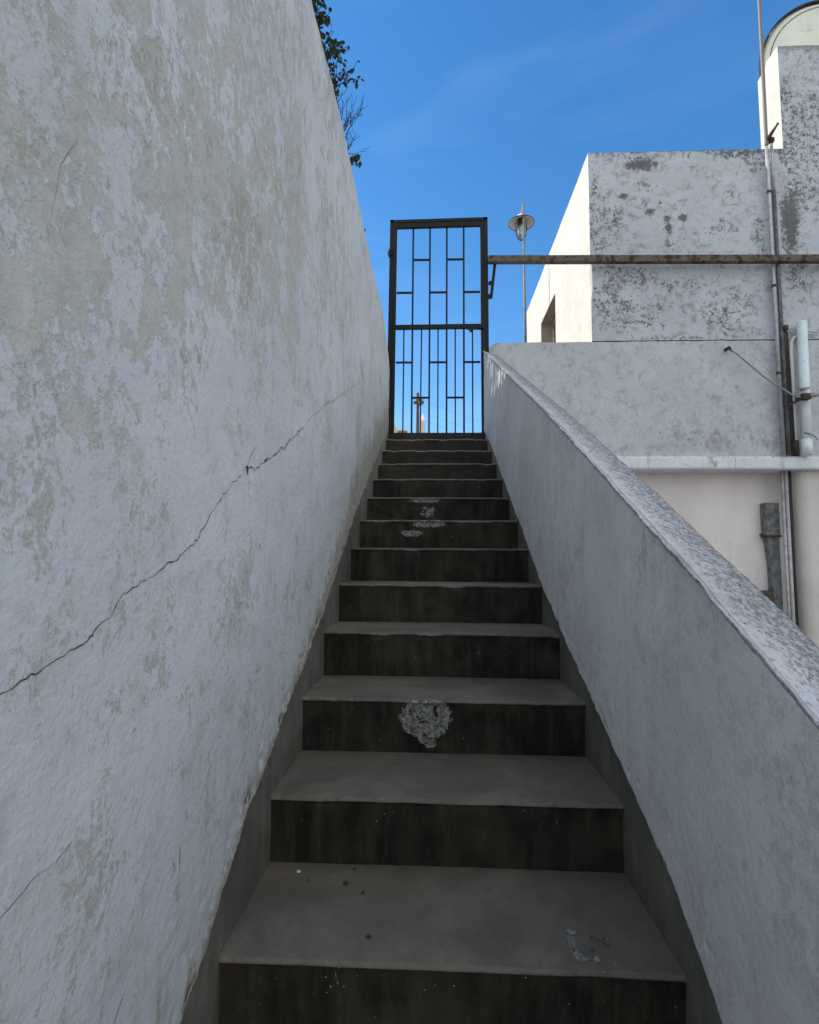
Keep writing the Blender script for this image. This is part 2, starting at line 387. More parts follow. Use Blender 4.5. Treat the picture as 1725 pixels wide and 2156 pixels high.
def step_mesh(k):
    """profile: from riser foot up, rounded worn nosing, tread back to next riser"""
    z0, z1 = (k-1)*H_, k*H_; y0, y1 = k*T_, (k+1)*T_
    if k == 11: y1 = y0+0.30
    nosing = 0.009
    prof = []      # (dy, z, kind, t)
    nr = 34 if k < 5 else 18
    for i in range(nr+1):
        t = i/nr; prof.append((0.007-0.006*max(0,t-.6)/.4, z0-0.0+t*(z1-z0-0.012), 0))
    for i in range(1, 7):
        a = i/6*math.pi/2; prof.append((-nosing+0.010*(1-math.sin(a)) if False else (-nosing)+0.010*(1-math.cos(a)), z1-0.010+0.010*math.sin(a), 1))
    ntd = 40 if k < 4 else 14
    for i in range(1, ntd+1):
        t = i/ntd; prof.append((-nosing+0.010+t*(y1-y0+0.012+nosing-0.010), z1, 2))
    nx = 330 if k < 3 else (200 if k < 6 else 110)
    xs = np.linspace(0.0, WD, nx)
    n = len(prof)
    P = np.zeros((nx, n, 3)); kind = np.zeros((nx, n))
    for j, (dy, z, kd) in enumerate(prof):
        P[:, j, 0] = xs; P[:, j, 1] = y0+dy; P[:, j, 2] = z; kind[:, j] = kd
    X = P[:, :, 0]; Y = P[:, :, 1].copy(); Z = P[:, :, 2].copy()
    seed = 50+k*7
    # slow unevenness; worn, dented nosing
    P[:, :, 1] += (fbm(X*3.1, Z*3+k, seed)-0.5)*0.008
    dent = np.clip(fbm(X*9, X*0+k, seed+3)-0.48, 0, 1)*0.05+np.clip(fbm(X*40, X*0+k, seed+4)-0.6, 0, 1)*0.015
    nz = np.exp(-((Z-z1)**2+(Y-(y0-nosing))**2)/(0.022**2))
    P[:, :, 1] += dent*nz; P[:, :, 2] -= dent*nz*0.6
    P[:, :, 2] += np.where(kind > 1.5, (fbm(X*4, Y*4, seed+9)-0.5)*0.004, 0)
    edge = np.exp(-np.abs(Z-z1)/0.005)*np.exp(-np.abs(Y-y0+nosing)/0.014)*1.0
    edge = np.where(kind > 1.5, np.exp(-np.abs(Y-y0+nosing)/0.02)*0.85, edge)
    # dust gathered where tread meets the walls
    edge += np.where(kind > 1.5, np.exp(-np.minimum(X, WD-X)/0.015)*0.35, 0)
    patch = np.zeros_like(X); speck = np.full_like(X, 0.0)
    if k == 2:
        u = Z; hw = np.interp(u, [.19, .215, .25, .30, .335, .36], [.010, .035, .062, .085, .082, .05]); xc = np.interp(u, [.19, .25, .36], [.445, .425, .43]); q = np.clip(1.0-(np.abs(X-xc)/hw-0.75)*1.6, 0, 1.05)*np.clip((u-.185)/.02, 0, 1)
        q = np.clip(q+(fbm(X*22, Z*22, 9)-.52)*1.9*(q > 0.02), 0, 1.0); patch = np.where(kind < 1.5, q*.98, 0)
        P[:, :, 1] += np.where((kind < 0.5), np.clip(q-0.35, 0, .6)*(fbm(X*35, Z*35, 5)-0.05)*0.03, 0)
    if k == 6:
        patch = np.maximum(blob(X, Z, .43, 1.06, .12, .032, 1.25), blob(X, Z, .32, .995, .09, .024, 1.15))
    if k == 7:
        patch = np.maximum(blob(X, Z, .40, 1.24, .13, .024, 1.2), np.where(kind > 1.5, 0, blob(X, Z, .42, 1.16, .10, .07, .66)))
    if k == 5:
        patch = np.where(kind > 1.5, blob(X, Y, .42, 1.99, .07, .07, .8), 0)
    if k == 0:
        Ssm = np.minimum(np.minimum(seg_dist(X, Y, (.765, .118), (.752, .07)), seg_dist(X, Y, (.752, .07), (.762, .034))), seg_dist(X, Y, (.762, .034), (.795, .03)))
        patch = np.where(kind > 1.5, np.clip(1.15-Ssm/0.014, 0, 1), 0)+np.where(kind > 1.5, blob(X, Y, .812, .132, .009, .009, 1)+blob(X, Y, .835, .095, .012, .008, 1)+blob(X, Y, .795, .06, .012, .016, .75)+blob(X, Y, .83, .02, .005, .012, .8), 0)
        speck = np.where(kind < 1.5, 0.1+blob(X, Z, .27, -.04, .07, .06, 1.2), 0.05)
    if k == 1:
        speck = np.where(kind < 1.5, blob(X, Z, .33, .12, .035, .04, 1.2), 0.0)
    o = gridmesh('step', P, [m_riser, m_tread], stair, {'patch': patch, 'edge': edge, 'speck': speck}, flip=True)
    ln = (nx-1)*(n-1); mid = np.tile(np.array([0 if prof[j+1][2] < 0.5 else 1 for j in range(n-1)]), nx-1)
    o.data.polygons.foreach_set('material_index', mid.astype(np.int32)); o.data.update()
    return o
for k in range(-4, 12): step_mesh(k)
A_ = np.zeros((160, 30, 3)); pf_ = [(4.075, z) for z in np.linspace(1.9, 2.078, 14)]+[(4.077+.004*i, 2.082+.002*min(i, 2)/2) for i in range(2)]+[(y, 2.084) for y in np.linspace(4.09, 4.26, 14)]
A_[:, :, 0] = np.linspace(0.001, WD-.001, 160)[:, None]
for j_, (y_, z_) in enumerate(pf_): A_[:, j_, 1] = y_; A_[:, j_, 2] = z_
A_[:, :, 2] += (fbm(A_[:, :, 0]*14, A_[:, :, 1]*9, 44)-.5)*.010
gridmesh('threshold', A_, [m_riser], stair, {'patch': A_[:, :, 0]*0, 'edge': A_[:, :, 0]*0+.1, 'speck': A_[:, :, 0]*0}, flip=True)
mb = MB()
prof = [(-4*T_+0.02, -0.897)]
for k in range(-4, 12): prof += [(k*T_+0.02, k*H_-0.016), ((k+1)*T_+0.02 if k < 11 else 4.16, k*H_-0.016)]
prof += [(4.16, -0.897)]
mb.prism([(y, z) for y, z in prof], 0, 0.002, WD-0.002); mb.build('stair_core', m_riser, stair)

# skirtings, one each side, follow the slope; the plaster above laps over them
def skirt_top_L(y): return np.interp(y, [-1.6, -.185, .163, .49, 1.138, 1.87, 3.331, 4.15], [-.71, .013, .229, .379, .686, 1.099, 1.80, 2.16])
def skirt_top_R(y): return np.interp(y, [-1.6, -.145, .043, .351, .898, 1.531, 2.302, 3.536, 4.15], [-.72, .022, .151, .296, .505, .80, 1.205, 1.87, 2.12])
def skirt(side):
    ys = np.linspace(-1.6, 4.17, 560); nt_ = 26
    top = (skirt_top_L(ys) if side == 0 else skirt_top_R(ys))+0.05
    base = np.clip(ys/T_, -4, 12)*H_-0.33
    P = np.zeros((len(ys), nt_, 3)); t = np.linspace(0, 1, nt_)
    Z = base[:, None]+(top-base)[:, None]*t[None, :]; Y = np.repeat(ys[:, None], nt_, 1)
    P[:, :, 1] = Y; P[:, :, 2] = Z
    bulge = (fbm(Y*5, Z*5, 31+side)-0.5)*0.006
    P[:, :, 0] = (0.001+bulge*0.6) if side == 0 else (WD-0.001-bulge*0.6)
    edge = np.zeros_like(Y)
    o = gridmesh('skirting', P, m_skirt, stair, {'patch': edge, 'edge': edge, 'speck': edge+0.1}, flip=(side == 0))
skirt(0); skirt(1)

# ------------------------------------------------------------------ left wall
def ribbon(pts, w0, plane_x, sgn, seed, mi=1, lift=0.0012, jag=0.004, step=0.006):
    """thin jagged opening following a polyline in the (y, z) plane of a wall"""
    ys = [p[0] for p in pts]; zs = [p[1] for p in pts]
    out = []
    for i in range(len(pts)-1):
        n = max(2, int(math.hypot(ys[i+1]-ys[i], zs[i+1]-zs[i])/step))
        for j in range(n):
            t = j/n; out.append((ys[i]+(ys[i+1]-ys[i])*t, zs[i]+(zs[i+1]-zs[i])*t))
    out.append(pts[-1]); A = np.array(out)
    s = np.arange(len(A))*1.0
    A[:, 1] += (fbm(s*0.13, s*0, seed)-0.5)*jag*2.2+(fbm(s*0.45, s*0, seed+5)-0.5)*jag
    A[:, 0] += (fbm(s*0.2, s*0+9, seed+2)-0.5)*jag*1.5
    ww = w0*(0.25+1.5*fbm(s*0.21, s*0+3, seed+1)**1.6)*np.clip(np.minimum(s, len(A)-1-s)/6, 0.1, 1)
    tn = np.gradient(A, axis=0); tn /= np.linalg.norm(tn, axis=1)[:, None]+1e-9
    nx_, nz_ = -tn[:, 1], tn[:, 0]
    mb = MB(); vs = []; fs = []
    for i in range(len(A)):
        px = plane_x(A[i, 0], A[i, 1])+sgn*lift
        vs.append((px, A[i, 0]+nx_[i]*ww[i]/2, A[i, 1]+nz_[i]*ww[i]/2)); vs.append((px, A[i, 0]-nx_[i]*ww[i]/2, A[i, 1]-nz_[i]*ww[i]/2))
        if i: fs.append((2*i-2, 2*i, 2*i+1, 2*i-1) if sgn > 0 else (2*i-1, 2*i+1, 2*i, 2*i-2))
    return mb.add(vs, fs, mi)

CR = [(-0.78, 0.66), (-0.646, 0.702), (-0.61, 0.708), (-0.578, 0.72), (-0.546, 0.727), (-0.516, 0.734), (-0.478, 0.755), (-0.453, 0.778), (-0.406, 0.798), (-0.346, 0.814), (-0.308, 0.828), (-0.262, 0.843), (-0.213, 0.867), (-0.174, 0.894), (-0.144, 0.926), (-0.098, 0.955), (-0.05, 0.994), (0.02, 1.03), (0.049, 1.05), (0.135, 1.064), (0.19, 1.093), (0.317, 1.141), (0.44, 1.206), (0.617, 1.305), (0.84, 1.414), (1.127, 1.537), (1.436, 1.678), (1.938, 1.89), (2.674, 2.227), (3.71, 2.726)]
def topL(y): return np.interp(y, [-4, .56, .87, 1.22, 1.53, 2.03, 2.74, 3.57, 3.80, 3.92, 4.07], [2.84, 2.845, 2.885, 2.925, 2.91, 2.93, 2.965, 2.995, 2.94, 2.85, 2.77])
def wall_off(y, z): return (fbm(np.asarray(y)*1.3, np.asarray(z)*1.3, 3)-0.5)*0.022+(fbm(np.asarray(y)*7, np.asarray(z)*7, 4)-0.5)*0.0035
def left_wall():
    ys = np.concatenate([np.linspace(-4, -0.9, 60), np.linspace(-0.895, 1.2, 420)[1:], np.linspace(1.2, 4.07, 300)[1:]])
    nt_ = 300
    t = np.linspace(0, 1, nt_)**1.15
    lip = (fbm(ys*9, ys*0, 71)-0.5)*0.05+(fbm(ys*45, ys*0, 72)-0.5)*0.022
    zb = skirt_top_L(ys)+lip*0.7
    zb = np.where(ys < -1.6, -0.9, zb)
    zt = topL(ys)+(fbm(ys*12, ys*0, 73)-0.5)*0.012
    Y = np.repeat(ys[:, None], nt_, 1); Z = zb[:, None]+(zt-zb)[:, None]*t[None, :]
    P = np.zeros(Y.shape+(3,)); P[:, :, 1] = Y; P[:, :, 2] = Z
    X = 0.008+wall_off(Y, Z)*np.clip((Z-zb[:, None])/0.25, 0.12, 1)
    # flaking near the foot: shallow losses
    foot = np.exp(-(Z-zb[:, None])/0.10)
    fl = np.clip(fbm(Y*22+Z*6, Z*22, 75)-0.56, 0, 1)*foot*0.05
    X -= fl
    # last rows curl back to close the lip
    X[:, 0] = 0.0005; X[:, 1] = 0.004
    # round the top
    d = (zt[:, None]-Z); X -= np.clip(1-d/0.03, 0, 1)**2*0.02
    P[:, :, 0] = X
    crz = np.interp(Y, [a[0] for a in CR], [a[1] for a in CR])
    up = np.clip((Z-crz-0.08)/0.45, 0, 1)
    near = np.clip((1.55-Y)/0.8, 0, 1)
    wear = up*(0.16+0.22*near)
    wear += np.maximum.reduce([blob(Y, Z, -.60, 1.15, .22, .22, .28), blob(Y, Z, -.35, 1.35, .1, .3, .2), blob(Y, Z, .1, 1.6, .15, .4, .22), blob(Y, Z, .42, 1.75, .10, .5, .34), blob(Y, Z, -.2, 1.6, .2, .3, .28), blob(Y, Z, -.42, 1.0, .1, .10, .25), blob(Y, Z, .9, 1.95, .12, .35, .25)])
    wear -= blob(Y, Z, .62, 2.5, .10, .5, .5)+blob(Y, Z, -.05, 1.15, .1, .12, .25)
    wear += np.where(Y > 1.0, blob(Y, Z, 1.5, 2.05, .3, .4, .24)+blob(Y, Z, 2.6, 2.6, .5, .25, .2), 0)
    wear = np.minimum(wear, 0.66)
    wear += foot*0.20+blob(Y, Z, .05, .72, .10, .05, .42)+blob(Y, Z, -.33, .62, .05, .03, .3)+blob(Y, Z, .2, .45, .12, .05, .2)
    wear += 0.05
    dirt = foot*0.62-0.03+np.exp(-(Z-zb[:, None])/0.03)*0.3+np.clip((Y-0.4)/1.5, 0, 1)*np.clip(1-(Z-zb[:, None])/0.7, 0, 1)*0.85
    dirt += np.exp(-d/0.12)*0.12+blob(Y, Z, -.25, .31, .05, .06, .35)+blob(Y, Z, -.40, .22, .03, .05, .4)+blob(Y, Z, -.55, .10, .05, .06, .3)+blob(Y, Z, -.20, .37, .03, .03, .3)
    dirt += blob(Y, Z, .10, .73, .08, .03, .25)+blob(Y, Z, 1.9, 1.75, .35, .2, .18)
    for (a_, b_, c_, d_, e_) in ((-.60, .02, .05, .05, .6), (-.48, -.02, .02, .06, .55), (-.44, .08, .012, .05, .5), (-.36, .19, .02, .02, .5), (-.22, .26, .02, .035, .6), (-.28, .12, .012, .04, .5), (-.40, .585, .03, .008, .5), (-.30, .60, .03, .012, .45), (-.12, .70, .02, .02, .5), (-.05, .66, .01, .03, .4), (-.47, .52, .04, .01, .4), (.18, .56, .06, .03, .55), (.30, .60, .05, .02, .45), (-.02, .93, .03, .03, .45), (-.30, .93, .02, .04, .4), (.05, .88, .02, .05, .35), (.25, 1.35, .05, .08, .35)): dirt = dirt+blob(Y, Z, a_, b_, c_, d_, e_)
    px = lambda y, z: 0.008+float(wall_off(y, z))
    ex = [ribbon(CR[:18], 0.0016, px, 1, 11, lift=0.0016, jag=0.0065, step=.004), ribbon(CR[17:24], 0.0028, px, 1, 12, lift=0.0016, jag=0.015), ribbon(CR[23:28], 0.0018, px, 1, 32, lift=0.0016, jag=0.018),
          ribbon([(0.049, 1.05), (0.07, 1.082), (0.115, 1.118)], 0.002, px, 1, 13), ribbon([(-.80, .46), (-0.625, 0.475), (-0.586, 0.483), (-0.548, 0.484), (-0.506, 0.50)], 0.0007, px, 1, 14),
          ribbon([(0.42, 0.50), (0.511, 0.533), (0.7, 0.565), (0.89, 0.60)], 0.002, px, 1, 15), ribbon([(-0.629, 1.22), (-0.621, 1.294), (-0.605, 1.331), (-.59, 1.36)], 0.0006, px, 1, 16),
          ribbon([(-0.509, 1.373), (-0.494, 1.334), (-0.461, 1.305), (-0.413, 1.289), (-.36, 1.21)], 0.0005, px, 1, 17), ribbon([(-0.228, 0.345), (-0.222, 0.32), (-.223, .29)], 0.003, px, 1, 18, jag=.001),
          ribbon([(-.43, .17), (-.37, .235)], 0.0012, px, 1, 19, jag=.002), ribbon([(-.1, 1.36), (-.06, 1.43), (-.05, 1.5)], 0.0006, px, 1, 20)]
    # crumbled chips where the crack has broken open
    def chip(y, z, a, b_, sd_):
        rn = random.Random(sd_); n_ = 11; ring = []
        for i in range(n_):
            t_ = 2*math.pi*i/n_; q = rn.uniform(.55, 1.15); yy = y+a*q*math.cos(t_); zz = z+b_*q*math.sin(t_); ring.append((px(yy, zz)+.0019, yy, zz))
        return MB().add(ring, [tuple(range(n_))], 1)
    ex += [chip(-.516, .736, .005, .002, 1), chip(-.213, .869, .005, .002, 2), chip(-.308, .829, .004, .002, 3), chip(.049, 1.052, .010, .005, 4), chip(.052, 1.043, .004, .010, 5), chip(.19, 1.094, .01, .005, 6), chip(-.10, .957, .003, .004, 7)]
    # thickness: back, top and end faces
    b = MB(); n = len(ys)
    bx = -0.24
    vs = []; fs = []
    for i in range(n):
        vs += [(X[i, -1], ys[i], zt[i]), (bx, ys[i], zt[i]-0.01), (bx, ys[i], -0.9), (0.0005, ys[i], zb[i]), (-0.03, ys[i], zb[i]+.003)]
        if i:
            p = 5*(i-1); q = 5*i
            fs += [(p, p+1, q+1, q), (p+1, p+2, q+2, q+1), (p+3, q+3, q+4, p+4)]
    b.add(vs, fs, 0)
    e = [(float(X[-1, j]), 4.07, float(Z[-1, j])) for j in range(0, nt_, 6)]+[(float(X[-1, -1]), 4.07, float(zt[-1]))]
    b.add(e+[(bx, 4.07, float(zt[-1])-.01), (bx, 4.07, float(zb[-1]))], [tuple(range(len(e)+2))], 0)
    b.box(-0.22, -0.002, -4, 4.069, -0.9, 0.0)
    o = gridmesh('stairwell_wall', P, [m_left, m_crack], None, {'wear': wear, 'dirt': dirt}, ex+[b])
    setprops(o, 'tall whitewashed wall with flaking beige patches and a long crack, left of the stairs', 'wall')
left_wall()

# ------------------------------------------------------------------ sloping parapet on the right of the stairs
rp = thing('stair_parapet', (WD, 1.5, -0.898), 'smooth whitewashed sloping wall with a worn coping, right of the stairs', 'wall')
def copz(y): return np.interp(y, [-1.9, -.431, -.165, .332, 1.256, 3.577, 4.21], [-.14, .637, .787, 1.052, 1.533, 2.676, 2.985])
def right_wall():
    ys = np.concatenate([np.linspace(-1.9, -0.6, 50), np.linspace(-0.595, 1.3, 380)[1:], np.linspace(1.3, 4.20, 260)[1:]]); nt_ = 150
    zb = skirt_top_R(ys)+(fbm(ys*8, ys*0, 81)-0.5)*0.03+(fbm(ys*50, ys*0, 82)-0.5)*0.014
    zt = copz(ys)+(fbm(ys*14, ys*0, 86)-0.5)*0.006
    t = np.linspace(0, 1, nt_); Y = np.repeat(ys[:, None], nt_, 1); Z = zb[:, None]+(zt-zb)[:, None]*t[None, :]
    X = WD-0.008-(fbm(Y*1.6, Z*1.6, 83)-0.5)*0.014-(fbm(Y*9, Z*9, 84)-0.5)*0.003
    foot = np.exp(-(Z-zb[:, None])/0.07)
    X += np.clip(fbm(Y*24, Z*24, 85)-0.58, 0, 1)*foot*0.04
    d = zt[:, None]-Z; X += np.clip(1-d/0.02, 0, 1)**2*0.004
    X[:, 0] = WD-0.0005
    P = np.stack([X, Y, Z], 2)
    wear = 0.06+foot*0.18+blob(Y, Z, .15, .85, .5, .12, .2, .45)+np.exp(-d/0.08)*0.18
    dirt = foot*0.22-0.05+np.exp(-d/0.04)*0.10
    px = lambda y, z: WD-0.008-(float(fbm(y*1.6, z*1.6, 83))-0.5)*0.014-.0015
    ex = [ribbon([(0.44, 0.425), (0.435, .40), (0.422, 0.385)], 0.0035, px, -1, 21, jag=.003), ribbon([(.52, .40), (.46, .37), (.40, .345)], 0.002, px, -1, 22, jag=.003)]
    b = MB(); vs = []; fs = []
    ox = WD+0.13
    for i in range(len(ys)):
        vs += [(ox-.012, ys[i], zt[i]-0.09), (ox-.012, ys[i], -0.9), (WD-.0005, ys[i], zb[i]), (WD+.02, ys[i], zb[i]+.003)]
        if i: p = 4*(i-1); q = 4*i; fs += [(p, q, q+1, p+1), (p+2, p+3, q+3, q+2)]
    b.add(vs, fs, 0); b.box(WD+.002, ox-.014, -1.9, -1.88, -.9, -.25)
    o = gridmesh('wall', P, [m_right, m_crack], rp, {'wear': wear, 'dirt': dirt}, ex+[b], flip=True)
    # coping: ragged rendered cap, sheds outwards
    na = 26; a = np.linspace(0, 1, na)
    up = np.zeros((len(ys), na+10, 3))
    over_i = 0.002+0.006*fbm(ys*10, ys*0, 87)+0.012*np.clip(fbm(ys*30, ys*0, 88)-.5, 0, 1)
    for j in range(na+10):
        if j < 5:      # inner lip, turns over the wall face
            q = j/5; x = WD-0.010-over_i*math.sin(q*math.pi/2); z = zt-0.012*(1-q)-0.001
        elif j < na+5:
            q = (j-5)/(na-1); x = WD-0.010-over_i+q*(0.14+over_i+.010); z = zt-0.056*q
        else:
            q = (j-na-5)/4; x = np.full(len(ys), WD+0.13)-0.0+0*ys; z = zt-0.056-0.045*q
        up[:, j, 0] = x; up[:, j, 1] = ys; up[:, j, 2] = z
    U = np.repeat(np.linspace(0, 1, na+10)[None, :], len(ys), 0); Yc = up[:, :, 1]
    up[:, :, 2] += (fbm(Yc*6, U*2, 89)-0.5)*0.007+(fbm(Yc*60, U*9, 90)-0.5)*0.007
    wear = 0.40+0.24*np.clip(U*1.4-0.35, 0, 1)*np.clip(1.4-abs(U-.75)*2.5, 0, 1)-0.16*np.exp(-((U-.22)/.12)**2)+0.1*np.clip((Yc-1)/2, 0, 1)
    gridmesh('coping', up, m_cop, rp, {'wear': wear, 'dirt': wear*0-0.2}, flip=False)
right_wall()

# ------------------------------------------------------------------ terrace wall, building, ledge
D = 4.209
def FX(cx): return 2.061+(cx-555)*0.002025
def FZ(cy): return 5.117-(cy-125)*0.002153 if cy < 1076 else 3.07-(cy-1076)*0.00205

def front_grid(name, xs, zs, y, mat, wearf, dirtf, parent, seed, amp=0.006, extra=None, topcut=None):
    X, Z = np.meshgrid(xs, zs, indexing='ij'); Y = y+(fbm(X*1.5, Z*1.5, seed)-0.5)*amp*2+(fbm(X*9, Z*9, seed+1)-0.5)*amp*0.4
    if topcut is not None: Z = np.minimum(Z, topcut(X))
    P = np.stack([X, Y, Z], 2)
    return gridmesh(name, P, mat, parent, {'wear': wearf(X, Z), 'dirt': dirtf(X, Z)}, extra, flip=False)

# terrace parapet: rounded left corner
tp = thing('terrace_wall', (2.6, D, 1.873), 'stained white terrace parapet with a rounded corner beside the gate', 'wall')
def tptop(X):
    t = np.clip((1.12-X)/0.12, 0, 1); return 3.062-(1-np.sqrt(np.clip(1-t*t, 0, 1)))*0.14+(fbm(X*14, X*0, 5)-.5)*.010
def tw(X, Z):
    w_ = 0.12+np.exp(-(3.07-Z)/0.03)*0.12
    for (cx, cy, rx, ry, s) in ((1180, 1600, .35, .12, .35), (1000, 1530, .35, .2, .25), (700, 1330, .2, .2, .18), (430, 1170, .25, .07, .2), (1400, 1560, .15, .25, .25), (1250, 1420, .35, .3, .15)):
        w_ = w_+blob(X, Z, FX(cx), FZ(cy), rx, ry, s)
    return w_
def td(X, Z): return -0.12+blob(X, Z, FX(1150), FZ(1640), .3, .05, .5)+np.exp(-(3.065-Z)/0.012)*0.35+blob(X, Z, FX(1480), FZ(1500), .06, .3, .15)
bx = MB().box(1.04, 1.12, D+.012, D+.14, 1.9, 2.9).box(1.12, 2.055, D+.012, D+.14, 1.9, 3.05).box(2.06, 8.0, D+.02, D+.14, 1.875, 3.0)
front_grid('wall_face', np.concatenate([np.linspace(0.985, 4.6, 360), np.linspace(4.62, 8.0, 80)]), np.linspace(1.86, 3.066, 120), D, m_par, tw, td, tp, 101, 0.004, [], tptop)
bx.build('wall_core', m_par, tp)

# building behind
bd = thing('flat_roof_building', (2.067, D, 3.07), 'flat roofed white building with a sunlit cream side and peeling front behind the terrace wall', 'building')
def bwear(X, Z):
    w_ = np.full_like(X, 0.10); so = 0*X
    for (cx, cy, rx, ry, s) in ((840, 190, .14, .075, .75), (770, 200, .1, .03, .4), (735, 355, .06, .035, .7), (610, 355, .05, .05, .45), (865, 435, .05, .04, .65), (950, 470, .04, .03, .85), (1030, 468, .045, .04, .9), (955, 515, .03, .05, .8), (920, 385, .02, .03, .6), (840, 390, .03, .04, .4),
                               (620, 450, .13, .12, .33), (610, 560, .15, .2, .36), (590, 330, .05, .3, .33), (700, 430, .08, .08, .3), (700, 520, .08, .1, .3), (840, 300, .1, .08, .3), (1410, 560, .05, .25, .42), (1400, 200, .1, .12, .38), (1230, 520, .16, .08, .34), (1300, 150, .3, .05, .36), (970, 600, .1, .1, .3), (1270, 350, .06, .06, .28),
                               (1570, 500, .07, .35, .6), (1540, 570, .06, .2, .45), (1520, 430, .06, .15, .36), (1680, 370, .16, .2, .45), (1640, 330, .1, .1, .4), (1590, 750, .13, .13, .45), (1590, 830, .08, .08, .3), (1560, 100, .07, .35, .33), (1640, 60, .3, .16, .45), (1720, -80, .4, .2, .5), (1700, 180, .2, .12, .35), (1570, -100, .05, .3, .42),
                               (760, 750, .22, .12, .33), (640, 860, .14, .25, .38), (700, 950, .2, .15, .3), (900, 900, .22, .08, .26), (1000, 800, .3, .08, .26), (1180, 960, .14, .10, .36), (1230, 1010, .2, .12, .3), (1300, 880, .3, .15, .2), (850, 980, .2, .06, .3), (950, 1065, .45, .02, .4)):
        b_ = blob(X, Z, FX(cx), FZ(cy), rx*1.1, ry*1.1, s*1.15)
        if s >= .6: so = so+b_
        else: w_ = w_+b_
    w_ = np.minimum(w_, 0.40)+so+0.02+np.where(X < 4.05, np.exp(-(5.12-Z)/0.05)*0.34, np.exp(-np.abs(6.27-Z)/0.12)*0.35)
    return w_
def bdirt(X, Z):
    d_ = np.where(X < 4.05, np.exp(-(5.12-Z)/0.03)*0.35, np.exp(-np.abs(6.27-Z)/0.14)*1.0)-0.2
    d_ = d_+blob(X, Z, FX(650), FZ(900), .15, .3, .45)+blob(X, Z, FX(760), FZ(745), .25, .06, .4)+blob(X, Z, FX(860), FZ(950), .25, .05, .4)+blob(X, Z, FX(1240), FZ(1020), .2, .1, .4)+blob(X, Z, FX(1150), FZ(930), .5, .2, .22)+blob(X, Z, FX(1000), FZ(760), .6, .08, .2)+blob(X, Z, FX(1480), FZ(400), .03, .6, .5)+blob(X, Z, FX(1510), FZ(200), .05, .2, .4)
    return d_
CX0 = 2.067
def cut(z): return 0.010*np.exp(-((np.asarray(z)-3.74)/0.20)**4)
zs = np.linspace(3.072, 5.117, 200); xs = np.linspace(0, 1, 300)
# front face; left border follows a corner hollow shaped to imitate a rounded shadow
XX = CX0+cut(zs)[None, :]*1.6+(4.068-CX0-cut(zs)[None, :]*1.6)*xs[:, None]; ZZ = np.repeat(zs[None, :], 300, 0)
YY = D+(fbm(XX*1.5, ZZ*1.5, 111)-0.5)*0.008+(fbm(XX*9, ZZ*9, 112)-.5)*.003
YY[0, :] = D
ZZ[:, -1] += (fbm(xs*40, xs*0, 113)-.5)*.012
gridmesh('front_wall', np.stack([XX, YY, ZZ], 2), m_fac, bd, {'wear': bwear(XX, ZZ), 'dirt': bdirt(XX, ZZ)})
ys_ = np.linspace(0, 1, 4)
cutb = MB(); vs = []; fs = []
for i, z in enumerate(zs):
    c_ = float(cut(z)); vs += [(CX0+c_*1.6, D, z), (CX0+c_*.8, D+c_*1.2, z), (CX0, D+c_*2.4, z)]
    if i: p = 3*(i-1); q = 3*i; fs += [(p+1, p, q, q+1), (p+2, p+1, q+1, q+2)]
cutb.add(vs, fs, 0)
# side wall with doorway: y D..7.9
dy0, dy1, dz1 = 5.78, 6.72, 4.385
def side_piece(y0, y1, z0, z1, first=False, n=40):
    yv = np.linspace(0, 1, n); zv = np.linspace(z0, z1, 80); A = np.zeros((n, 80, 3))
    for j, z in enumerate(zv):
        a = y0+(float(cut(z))*2.4 if first else 0); A[:, j, 1] = a+(y1-a)*yv; A[:, j, 2] = z
    A[:, :, 0] = CX0-(fbm(A[:, :, 1]*3, A[:, :, 2]*3, 121)-.5)*.006*np.clip((A[:, :, 1]-y0)/.1, 0, 1)
    return A
sw = MB()
def addgrid(mb, A, flip=False):
    n, m, _ = A.shape; vs = A.reshape(-1, 3).tolist(); fs = []
    for i in range(n-1):
        for j in range(m-1):
            a = i*m+j; f = (a, a+m, a+m+1, a+1); fs.append(f[::-1] if flip else f)
    mb.add(vs, fs, 0)
addgrid(sw, side_piece(D, dy0, 1.99, 5.117, True, 60)); addgrid(sw, side_piece(dy1, 7.9, 1.99, 5.117)); addgrid(sw, side_piece(dy0, dy1, dz1, 5.117))
sw.v += []; b0 = len(sw.v)
sw.add(cutb.v, cutb.f, 0)
sw.build('side_wall', m_sun, bd)
MB().add([(CX0, D, 5.115), (4.07, D, 5.115), (8.0, D, 5.115), (8.0, 7.9, 5.115), (CX0, 7.9, 5.115)], [(0, 1, 2, 3, 4)]).add([(CX0, 7.9, 1.99), (8, 7.9, 1.99), (8, 7.9, 5.115), (CX0, 7.9, 5.115)], [(0, 1, 2, 3)]).add([(8, D, 1.99), (8, 7.9, 1.99), (8, 7.9, 5.115), (8, D, 5.115)], [(0, 1, 2, 3)]).build('roof', m_ground, bd)
dr = MB().box(CX0+.2, CX0+.24, dy0, dy1, 1.99, dz1).build('door', m_dark, bd)
MB().box(CX0+.17, CX0+.199, dy0, dy0+.06, 1.99, dz1-.06).box(CX0+.17, CX0+.199, dy1-.06, dy1, 1.99, dz1-.06).box(CX0+.17, CX0+.199, dy0, dy1, dz1-.06, dz1-.001).build('frame', m_brownish, dr)
MB().box(CX0+.001, CX0+.25, dy1, dy1+.1, 1.99, dz1).box(CX0+.001, CX0+.25, dy0-.1, dy0, 1.99, dz1).box(CX0+.001, CX0+.25, dy0-.1, dy1+.1, dz1, dz1+.05).build('reveal', m_brownish, bd)

